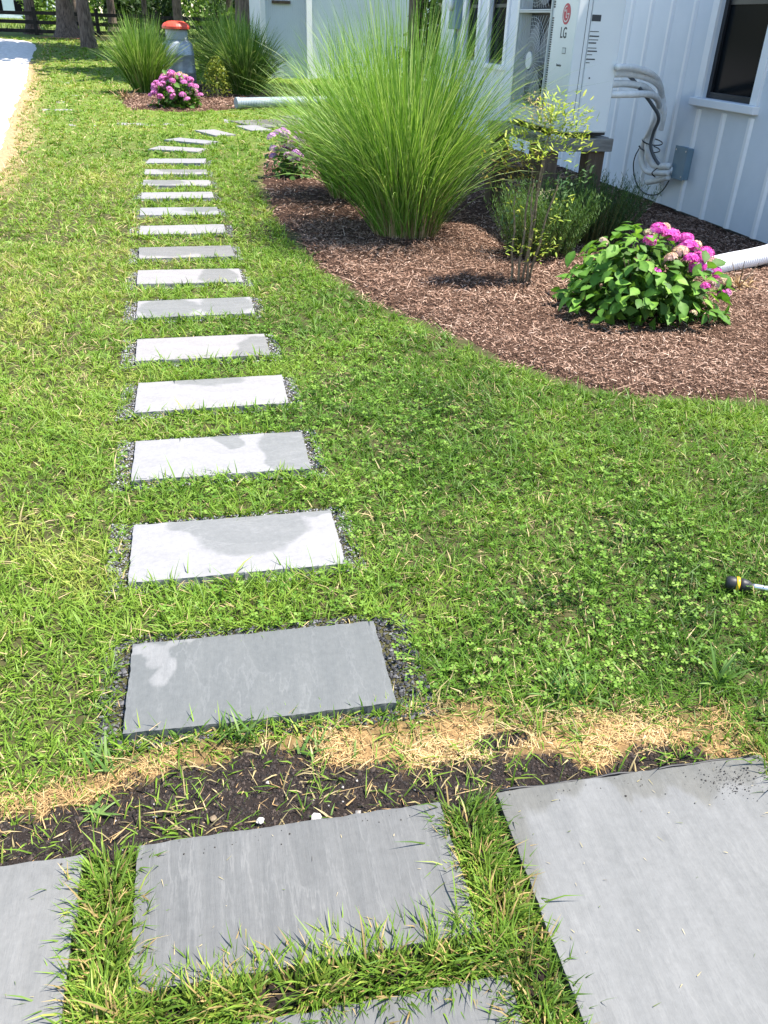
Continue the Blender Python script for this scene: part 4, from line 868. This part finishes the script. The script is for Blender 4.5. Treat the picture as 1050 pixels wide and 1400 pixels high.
# nandina
def nandina():
    g = np.random.default_rng(21); t = thing('nandina_shrub', 'thin stemmed yellow green nandina with a cream flower panicle in the mulch', 'shrub', (2.07, 4.71, 0))
    canes = [((-.02, 0), (.05, .02, .86)), ((.01, .015), (.015, .0, .74)), ((-.09, .01), (-.12, .02, .50)), ((-.055, -.02), (-.02, .05, .66)), ((.03, .01), (.14, .0, .62)), ((.0, -.02), (-.04, -.03, .6))]
    for (b, e) in canes:
        mb = MB(); k = 8; pts = [(b[0] + (e[0] - b[0]) * (j / k) ** 1.3 + .006 * math.sin(j * 1.7 + b[0] * 80), b[1] + (e[1] - b[1]) * j / k, -.03 + (e[2] + .03) * j / k) for j in range(k + 1)]
        mb.tube(pts, [.0085 * (1 - .55 * j / k) for j in range(k + 1)], 6); mb.build('cane', M_stem, t, True)
    def spray(o, d, n, L, cs):
        o = np.array(o); d = np.array(d, float); d /= np.linalg.norm(d); pts = [o + d * L * s + np.array([0, 0, -.10 * L * s * s]) for s in np.linspace(0, 1, 5)]
        n = int(n * 2.3); s = g.random(n) ** .7; P = o + d * (L * s)[:, None] + g.normal(0, .018 + .085 * L, (n, 3)); P[:, 2] -= .1 * L * s * s
        az = math.atan2(d[1], d[0]) + g.normal(0, .9, n); c = mixcol(g.random(n), cs)
        geo = [ribbons(P, az, g.normal(1.15, .4, n), g.uniform(-.2, .7, n), g.uniform(.024, .05, n), g.uniform(.008, .014, n), 3, c, c * 1.1, g.uniform(-.5, .5, n), 1, 1.4, True)]
        rp = np.array(pts[:-1]); rd = np.diff(np.array(pts), axis=0); ln = np.linalg.norm(rd, axis=1)
        geo.append(ribbons(rp, np.arctan2(rd[:, 1], rd[:, 0]), np.arccos(rd[:, 2] / ln), np.zeros(4), ln * 1.1, np.full(4, .004), 1, np.tile([.2, .13, .06], (4, 1))))
        obj_np('leaf_spray', cat_geo(geo), M_leaf, t, kind='stuff')
    YG = [(.15, .24, .028), (.28, .36, .05), (.43, .45, .10)]; BG = [(.06, .13, .05), (.10, .17, .06)]; RD = [(.13, .11, .03), (.24, .2, .05)]
    for (o, d, n, L, cs) in [((.05, .02, .84), (.75, -.2, .55), 34, .26, YG), ((.05, .02, .84), (.9, .1, .25), 34, .24, YG), ((.05, 0, .84), (.35, -.2, .8), 30, .2, YG), ((.05, 0, .82), (-.6, -.2, .5), 34, .24, YG), ((.04, 0, .80), (-.9, .0, .22), 36, .27, YG),
        ((.03, 0, .78), (-.95, -.15, .05), 36, .30, YG), ((.03, 0, .76), (.55, -.3, .1), 28, .2, YG), ((.02, .0, .74), (-.5, -.6, .1), 30, .2, YG), ((.02, 0, .72), (-.8, .1, -.1), 30, .28, RD), ((-.02, 0, .68), (-1, -.1, -.05), 30, .30, RD), ((.05, .02, .86), (0, .1, 1), 28, .16, YG), ((.05, 0, .84), (.2, .5, .4), 26, .2, YG), ((.05, .02, .82), (.8, -.3, .05), 26, .22, YG), ((.05, 0, .85), (-.3, -.2, .85), 26, .2, YG),
        ((.14, 0, .60), (.8, -.2, .25), 14, .16, BG), ((.1, 0, .56), (.9, 0, -.05), 12, .14, BG), ((.0, -.02, .56), (-.7, -.3, .3), 14, .14, BG), ((.02, -.02, .58), (.4, -.5, .2), 12, .10, BG), ((-.03, 0, .60), (-.8, .2, -.1), 12, .2, RD),
        ((.02, -.01, .45), (.8, -.3, .3), 8, .18, YG), ((-.03, -.01, .42), (-.8, -.3, .3), 9, .18, YG), ((.05, 0, .36), (.6, -.5, .3), 7, .14, YG), ((-.06, 0, .34), (-.7, .2, .4), 8, .15, BG), ((-.02, -.02, .20), (-.9, -.3, .35), 13, .14, YG), ((0, -.02, .2), (.7, -.4, .4), 14, .16, YG), ((-.01, -.02, .17), (.1, -.8, .45), 12, .1, YG), ((0, -.01, .22), (.1, -.3, .8), 10, .1, YG)]:
        spray(o, d, n, L, cs)
    n = 190; s = g.random(n); P = np.stack([-.02 - .10 * s + g.normal(0, .035, n), g.normal(-.02, .03, n), .88 + .14 * s + g.normal(0, .022, n)], 1)
    obj_np('flower_panicle', leafcards(P, g.uniform(.007, .013, n), .8, mixcol(g.random(n), [(.52, .36, .16), (.66, .52, .32), (.6, .5, .2)]), .3, g), M_petal, t, kind='stuff')
    P = np.array([.03, -.06, .53]) + g.normal(0, .02, (40, 3)); obj_np('flower_panicle', leafcards(P, g.uniform(.008, .013, 40), .8, mixcol(g.random(40), [(.6, .5, .25), (.62, .55, .34)]), .3, g), M_petal, t, kind='stuff')
nandina()

# lavender / rosemary bushes
def needle_bush(label, x, y, rx, ry, h, ns, seed, cs):
    g = np.random.default_rng(seed); t = thing('rosemary_bush', label, 'shrub', (x, y, 0), 0, 'needle leaved bushes behind the nandina')
    a = g.uniform(0, 6.283, ns); r = np.sqrt(g.random(ns)); P = np.stack([r * .55 * rx * np.cos(a), r * .55 * ry * np.sin(a), np.full(ns, -.02)], 1)
    th = .08 + .55 * r * g.uniform(.5, 1.2, ns) * rx / h * 1.0; L = h * g.uniform(.7, 1.12, ns); az = a + g.normal(0, .3, ns)
    geo = [ribbons(P, az, th, -.25 * th, L, np.full(ns, .005), 4, np.tile([.12, .09, .05], (ns, 1)), np.tile([.08, .12, .03], (ns, 1)))]
    nn = 46; s = np.tile(np.linspace(.12, 1.0, nn), (ns, 1)); d = np.stack([np.sin(th) * np.cos(az), np.sin(th) * np.sin(az), np.cos(th)], 1)
    Q = (P[:, None] + d[:, None] * (L[:, None] * s)[:, :, None]).reshape(-1, 3) + g.normal(0, .005, (ns * nn, 3)); m_ = len(Q); c = mixcol(np.clip(g.random(m_) * .7 + .3 * s.ravel(), 0, 1), cs)
    geo.append(ribbons(Q, g.uniform(0, 6.283, m_), np.abs(g.normal(.75, .3, m_)), g.uniform(-.5, .3, m_), g.uniform(.018, .036, m_), g.uniform(.0028, .0045, m_), 2, c * .85, c * 1.1))
    obj_np('foliage', cat_geo(geo), M_leaf, t, kind='stuff')
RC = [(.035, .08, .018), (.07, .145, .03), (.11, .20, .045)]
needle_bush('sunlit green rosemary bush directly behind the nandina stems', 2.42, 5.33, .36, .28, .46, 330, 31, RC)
needle_bush('dark shaded rosemary bush right of the sunlit one before the house wall', 2.98, 5.70, .40, .36, .47, 340, 32, [(.02, .05, .014), (.035, .08, .02), (.05, .10, .025)])  # darker needle colours carry the shade this bush stands in

# bright little boxwood by the barrel
g = np.random.default_rng(41); bx = thing('boxwood_shrub', 'small bright yellow green upright shrub right of the far pink hydrangea', 'shrub', (1.0, 18.0, 0))
n = 900; zz = g.random(n) ** .8; rr = (.25 * (1 - zz ** 2.2) + .06) * np.sqrt(g.random(n)); a = g.uniform(0, 6.28, n)
obj_np('foliage', leafcards(np.stack([rr * np.cos(a), rr * np.sin(a), .04 + zz * .66], 1), g.uniform(.04, .075, n), .55, mixcol(g.random(n), [(.07, .12, .02), (.18, .23, .03), (.34, .36, .07)]), .3, g), M_leaf, bx, kind='stuff')
mb = MB(); mb.tube([(0, 0, -.03), (.01, 0, .4)], [.02, .01], 6); mb.build('stem', M_stem, bx)

# dry plant by the drain pipe, weeds in the bare strip
def tuft(name, label, cat, x, y, n, L, w, th, cs, seed, spread=.01, m_=M_grass, pw=1.2, bell=False, twig=0):
    g = np.random.default_rng(seed); t = thing(name, label, cat, (x, y, SOIL if y < 3 else 0)); a = g.uniform(0, 6.283, n)
    P = np.stack([spread * g.normal(size=n), spread * g.normal(size=n), np.zeros(n)], 1); c = mixcol(g.random(n), cs)
    obj_np('leaf_blades', ribbons(P, a, g.uniform(th[0], th[1], n), g.uniform(.2, .9, n), L * g.uniform(.55, 1.15, n), w * g.uniform(.7, 1.2, n), 5, c * .85, c * 1.1, g.uniform(-.5, .5, n), 1, pw, bell), m_, t, kind='stuff')
    for k in range(twig):
        mb = MB(); aa = g.uniform(0, 6.28); e = g.uniform(.03, .12); mb.tube([(0, 0, -.02), (e * .4 * math.cos(aa), e * .4 * math.sin(aa), .06), (e * math.cos(aa), e * math.sin(aa), .09 + .1 * g.random())], [.004, .003, .002], 5); mb.build('twig', M_stem, t)
    return t
tuft('withered_plant', 'small withered brown plant on the mulch in front of the white drain pipe', 'dead plant', 3.38, 4.42, 46, .13, .012, (.4, 1.4), [(.16, .09, .04), (.36, .22, .10), (.5, .36, .18)], 51, .04, M_straw, 1.2, False, 5)
WC = [(.075, .16, .03), (.12, .22, .05), (.2, .29, .09)]
tuft('weed_tuft', 'broad bladed pale weed tuft at the right end of the bare strip', 'weed', 1.19, 1.255, 20, .105, .0085, (.15, 1.0), WC, 52, .006, M_leaf)
tuft('weed_tuft', 'spiky weed tuft growing against the front edge of the nearest stepping stone', 'weed', .03, 1.318, 30, .085, .0055, (.1, 1.0), WC, 53, .018, M_leaf)
tuft('weed_tuft', 'flat crabgrass weed on the black soil at the left', 'weed', -.27, 1.185, 16, .055, .006, (1.0, 1.5), WC, 54, .012, M_leaf)
tuft('weed_tuft', 'tall weed tuft at the lawn edge above the straw strip', 'weed', .80, 1.30, 40, .10, .006, (.1, .9), WC, 55, .02, M_leaf)
tuft('weed_tuft', 'small weed at the left end of the nearest stepping stone', 'weed', -.25, 1.30, 18, .075, .006, (.2, 1.1), WC, 57, .02, M_leaf)
tuft('weed_tuft', 'leafy weed on the straw right of the spiky weed at the nearest stepping stone', 'weed', .20, 1.285, 22, .06, .006, (.5, 1.4), WC, 58, .03, M_leaf)
M_wood2 = noisy('pale_pebble', (.34, .32, .29), (.48, .46, .43), 60, .8, .3, .2)
# pebbles on the soil
for k, (x, y, s, l) in enumerate([(.16, 1.068, .011, 'white pebble lying by the back edge of the middle patio slab'), (.05, 1.085, .008, 'small white pebble on the soil left of the larger white one'), (-.04, 1.11, .007, 'tan pebble on the black soil left of the white ones')]):
    g = np.random.default_rng(70 + k); bm = bmesh.new(); bmesh.ops.create_icosphere(bm, subdivisions=2, radius=s)
    for v in bm.verts: v.co = v.co * (1 + .16 * g.normal()); v.co.z *= .55
    me = bpy.data.meshes.new('pebble'); bm.to_mesh(me); bm.free()
    o = link('pebble', me, M_wood2 if k < 2 else M_stem); o.location = (x, y, SOIL + .008); tag(o, l, 'pebble')

# hose nozzle in the grass
tl = thing('hand_tool', 'black handled tool with a yellow ring lying in the grass at the right edge', 'tool', (1.448, 1.602, .004))
ax = Vector((.88, -.47, .0)).normalized(); Q = Vector((0, 0, 1)).rotation_difference(ax).to_matrix().to_4x4()
def lz(name, prof, m_):
    mb = MB(); mb.lathe(prof, n=20); mb.v = [tuple(Q @ Vector(p)) for p in mb.v]; return mb.build(name, m_, tl, True)
lz('handle', [(.004, -.012), (.016, -.010), (.0195, -.002), (.0195, .012), (.0185, .0145)], M_rubber); lz('ring', [(.019, .0146), (.0205, .016), (.0205, .023), (.019, .0245)], M_yellow)
lz('collar', [(.018, .0246), (.0185, .036), (.014, .052), (.008, .060)], M_rubber); lz('shaft', [(.0075, .0601), (.0085, .066), (.0085, .30), (.006, .31)], M_steel)

# ------------------------------------------------------------------ far bed: barrel, grey pipe
br = thing('barrel', 'tall blue grey barrel with an orange lid between the far ornamental grasses', 'barrel', (.36, 20.0, 0))
mb = MB(); mb.lathe([(.30, -.02), (.335, .02), (.335, .30), (.345, .32), (.335, .34), (.325, .62), (.335, .64), (.325, .66), (.30, .84), (.25, .89), (.225, .905)], n=32); mb.build('body', M_barrel, br, True)
mb = MB(); mb.lathe([(.22, .9), (.225, .93), (.22, 1.08), (.215, 1.10)], n=28); mb.build('neck', M_neck, br, True)
mb = MB(); mb.lathe([(.22, 1.10), (.285, 1.105), (.285, 1.15), (.25, 1.20), (.15, 1.245), (.05, 1.25)], n=28); mb.build('lid', M_orange, br, False, .006)
gp = thing('grey_pipe', 'grey corrugated pipe lying on the ground right of the far bed', 'pipe')
corrugated([(1.25, 15.85, .08), (2.0, 16.1, .085), (3.0, 16.5, .085), (4.4, 17.0, .08)], .082, .03, .004, 16).build('hose', M_greypipe, gp, True)
mb = MB(); a = Vector((1.25, 15.85, .08)); d = Vector((-1, -.33, 0)).normalized(); mb.tube([a, a + d * .07], [.092, .092], 18); mb.build('end_fitting', M_greypipe, gp, False, .004)
gr_ = tuft('withered_plant', 'dry weed stump at the left edge of the far mulch bed', 'dead plant', -.72, 17.4, 30, .3, .02, (.3, 1.3), [(.14, .08, .04), (.34, .22, .11)], 56, .06, M_straw, 1.2, False, 4)

# ------------------------------------------------------------------ far building
sh = thing('outbuilding', 'white boarded outbuilding with a pale corner post behind the ornamental grass', 'building', (2.56, 24, 0))
def ob(name, m_, *b, bevel=0):
    mb = MB(); mb.box(*b); return mb.build(name, m_, sh, False, bevel)
ob('wall', M_white, 0, 6.0, .05, 5, 0, 3.0); ob('roof', M_roof, -.25, 6.25, -.25, 5.3, 3.002, 3.15)
ob('corner_post', M_trim, 1.12, 1.26, -.12, .02, 0, 2.99, bevel=.004); ob('corner_post', M_trim, -.03, .09, -.02, .06, 0, 2.99, bevel=.004)
mb = MB(); mb.box(0, .018, -.0145, 0, 0, 2.98); bm_me = mb.mesh('board', False)
for k in range(20):
    o = link('board', bm_me, M_white, sh); o.location = (.095 + k * .051, .049, .01)
wdw = bpy.data.objects.new('window', None); C.objects.link(wdw); wdw.parent = sh
def wb(name, m_, *b):
    mb = MB(); mb.box(*b); return mb.build(name, m_, wdw)
wb('pane', M_glass, .33, .67, .03, .047, 1.78, 2.6); wb('sill', M_wood, .27, .73, -.05, .045, 1.68, 1.74); wb('frame', M_trim, .29, .33, .01, .046, 1.745, 2.6); wb('frame', M_trim, .67, .71, .01, .046, 1.745, 2.6)

# ------------------------------------------------------------------ trees, fence, distance
def crown_geo(g, n, c, r, size, cs, nclump=22):
    cl = g.normal(size=(nclump, 3)); cl /= np.linalg.norm(cl, axis=1)[:, None]; cl *= (g.random((nclump, 1)) ** .4) * np.array(r) * .85
    k = g.integers(0, nclump, n); P = cl[k] + g.normal(0, .26, (n, 3)) * np.array(r) * .75 + np.array(c); tone = np.clip(.5 * g.random(n) + .5 * g.random(nclump)[k], 0, 1)
    return leafcards(P, size * g.uniform(.6, 1.3, n), .6, mixcol(tone, cs), .3, g)
TC = [(.022, .05, .012), (.045, .09, .018), (.075, .13, .025)]
def tree(label, x, y, r0, h, cz, cr, seed, n=2600, lean=(0, 0), cs=TC, name='pine_tree', trunk=M_bark, cxy=(0, 0), flare=.75):
    g = np.random.default_rng(seed); z0 = float(gz(x, y)); t = thing(name, label, 'tree', (x, y, z0), 0, 'trees beyond the lawn')
    nr = 26; nk = 18; V = []
    for i in range(nr):
        s = i / (nr - 1); z = -.2 + (h + .2) * s ** 1.6; fl = 1 + flare * math.exp(-(max(z, 0)) / (r0 * 1.1))
        for k in range(nk):
            a = k * 2 * math.pi / nk; rr = r0 * (1 - .62 * s) * fl * (1 + .05 * math.sin(3 * a + seed) + .035 * g.normal() + .10 * (fl - 1) * math.cos(5 * a + seed)); V.append((lean[0] * z + rr * math.cos(a), lean[1] * z + rr * math.sin(a), z))
    F = [(i * nk + k, i * nk + (k + 1) % nk, (i + 1) * nk + (k + 1) % nk, (i + 1) * nk + k) for i in range(nr - 1) for k in range(nk)]
    MB().add(V, F).build('trunk', trunk, t, True)
    for k in range(5):
        a = k * 1.257 + seed; zb = h * (.55 + .08 * k); e = cr[0] * .7; p0 = Vector((lean[0] * zb, lean[1] * zb, zb)); p1 = p0 + Vector((e * math.cos(a), e * math.sin(a), e * .55))
        mb = MB(); mb.tube([p0, (p0 + p1) / 2 + Vector((0, 0, -.1)), p1], [r0 * .34, r0 * .22, r0 * .08], 7); mb.build('limb', trunk, t, True)
    obj_np('crown', crown_geo(g, n, (lean[0] * cz + cxy[0], lean[1] * cz + cxy[1], cz), cr, .42, cs), M_leaf, t, kind='stuff')
tree('thick tree trunk with sunlit reddish bark and a flared foot by the drive', -3.45, 38.5, .34, 10, 8.5, (4.2, 4.2, 3.0), 1, 5200)
tree('dark leaning tree trunk standing closest to the lawn left of the far grass', -2.22, 31.6, .235, 9, 7.5, (4.6, 3.4, 2.6), 2, 6500, (-.03, 0), cxy=(2.2, -2.3), flare=.25)  # unseen crown set off to one side to shade the far lawn
tree('dark tree trunk behind the fence at the far left', -5.05, 41.5, .24, 9, 8, (3.4, 3.4, 2.6), 3, 3600)
tree('slim dark tree trunk behind the fence, third from the left', -4.35, 48, .13, 8, 7.5, (2.6, 2.6, 2.2), 4)
tree('slim dark tree trunk behind the fence left of the thick sunlit trunk', -3.9, 50, .14, 8, 7.5, (2.6, 2.6, 2.2), 5, 2600, (-.06, 0))
tree('dark tree trunk behind the fence right of the leaning trunk', -1.95, 44, .20, 9, 7.5, (3.0, 3.0, 2.4), 6)
tree('thin dark tree trunk behind the far left ornamental grass', -.55, 47, .15, 9, 7.5, (3.0, 3.0, 2.4), 7)
tree('dark shaded tree trunk left of the white outbuilding', 1.98, 23.2, .22, 9, 6.0, (2.4, 2.4, 2.0), 8, 3600, (0.02, 0), cxy=(.2, 0), flare=.2)
tree('dark evergreen tree added between the house and the outbuilding to shade the far grass', 5.3, 19.3, .2, 9, 7.0, (2.1, 2.1, 2.3), 12, 5600)  # added tree whose unseen crown shades the far grass clumps
tree('dark tree standing to the right behind the white outbuilding', 9.0, 33, .3, 9, 6, (4.2, 4, 4), 9, 4200)
tree('dark tree behind the outbuilding seen above the fence', 3.4, 46, .2, 9, 6.5, (3.4, 3.4, 3.0), 10, 3200)
tree('dark tree trunk added for shade beyond the lawn above the left far ornamental grass', .75, 36.5, .2, 9, 7.5, (4.4, 4.0, 2.6), 13, 6000)  # added tree, wide unseen crown darkens the ground by the fence
tree('dark tree trunk added for shade beyond the lawn between the far grasses', 3.3, 39, .22, 9, 7.5, (4.6, 4.2, 2.6), 14, 6000)  # second added tree, its unseen crown also shading the fence area
def shrub(label, x, y, r, seed, cs, n=900, size=.2, name='shrub', group='shrubs in the distance'):
    g = np.random.default_rng(seed); z0 = float(gz(x, y)); t = thing(name, label, 'shrub', (x, y, z0), 0, group)
    obj_np('foliage', crown_geo(g, n, (0, 0, r[2] * .9), r, size, cs, 12), M_leaf, t, kind='stuff')
    for k in range(3):
        mb = MB(); a = k * 2.1; mb.tube([(.05 * math.cos(a), .05 * math.sin(a), -.1), (r[0] * .4 * math.cos(a), r[1] * .4 * math.sin(a), r[2])], [.035, .015], 6); mb.build('stem', M_bark, t)
DK = [(.012, .03, .008), (.03, .06, .014), (.05, .09, .02)]; BR = [(.06, .12, .02), (.12, .20, .035), (.18, .26, .05)]  # DK puts the shade under the trees into the shrub colour
shrub('dark evergreen shrub in the gap between the house and the outbuilding', 5.9, 18.6, (1.0, .9, 1.3), 61, DK, 2600, .13)
shrub('second dark evergreen shrub in the gap right behind the first', 7.0, 21.2, (1.2, 1.0, 1.6), 62, DK, 2600, .15)
for k, (x, y, rx, rz, cs, l) in enumerate([(-6.3, 56, 1.6, 1.1, BR, 'bright green shrub beyond the fence at the far left'), (-4.1, 60, 1.3, 1.2, BR, 'bright green rounded shrub beyond the fence behind the slim trunks'), (-1.4, 52, 1.5, 1.0, DK, 'dark shrub beyond the fence behind the leaning trunk'), (.4, 50, 1.6, 1.2, DK, 'dark shrub beyond the fence above the far left ornamental grass'),
       (2.3, 54, 1.7, 1.3, BR, 'green shrub beyond the fence above the orange lid'), (4.2, 50, 1.4, 1.2, DK, 'dark shrub beyond the fence left of the outbuilding'), (2.9, 33, .8, .8, BR, 'sunlit green shrub just left of the outbuilding')]):
    shrub(l, x, y, (rx, rx * .8, rz), 70 + k, cs, 1100, .26)
fn = thing('rail_fence', 'dark three rail wooden fence running behind the trees', 'fence', (0, 40.5, .5))
for k in range(-7, 7):
    mb = MB(); mb.box(k * 2.4 - .07, k * 2.4 + .07, -.06, .06, -.2, .95 + .02 * (k % 2)); mb.build('post', M_fence, fn, False, .01)
    for z in (.12, .42, .74):
        mb = MB(); z1 = z + random.uniform(-.015, .015); mb.box(k * 2.4 + .075, k * 2.4 + 2.325, -.02, .025, z1 - .065, z1 + .065); mb.build('rail', M_fence, fn, False, .008)
fh = thing('farmhouse', 'distant white house with dark windows at the top left corner', 'house', (-17.5, 110, .5))
mb = MB(); mb.box(-5, 6.5, 0, 8, 0, 4); mb.build('wall', M_white, fh)
mb = MB(); mb.add([(-5.4, -.4, 4.01), (6.9, -.4, 4.01), (6.9, 8.4, 4.01), (-5.4, 8.4, 4.01), (-5.4, 4, 6.5), (6.9, 4, 6.5)], [(0, 1, 5, 4), (2, 3, 4, 5), (0, 4, 3), (1, 2, 5), (0, 3, 2, 1)]); mb.build('roof', M_roof, fh)
for k in range(5):
    mb = MB(); mb.box(-4 + k * 2.2, -3 + k * 2.2, -.03, -.005, .5, 1.7); mb.build('window', M_glass, fh)
# wood edge far behind
g = np.random.default_rng(91); geo = []
for k in range(46):
    x = -75 + k * 3.6 + g.uniform(-1, 1); y = 125 + g.uniform(-6, 14)
    if -26 < x < -8 and y < 135: y += 14
    geo.append(crown_geo(g, 420, (x, y, .5 + g.uniform(2.5, 5)), (3.4, 3.0, 4.5), 1.0, TC, 10))
tag(obj_np('woods', cat_geo(geo), M_leaf), 'dark line of woodland closing off the far field', 'woods', kind='stuff')
# sunlit meadow tufts beyond the fence and grass in the shade under the trees
n = 16000; x = rng.uniform(-30, 22, n); y = rng.uniform(42, 95, n); c = mixcol(rng.random(n), [(.09, .16, .025), (.15, .22, .035), (.22, .26, .06)])
tag(obj_np('meadow_grass', ribbons(np.stack([x, y, gz(x, y) - .03], 1), rng.uniform(0, 6.28, n), rng.uniform(.1, .8, n), rng.uniform(.2, .9, n), rng.uniform(.12, .4, n), rng.uniform(.02, .05, n), 2, c, c), M_grass), 'bright sunlit meadow grass beyond the fence', 'grass', kind='stuff')
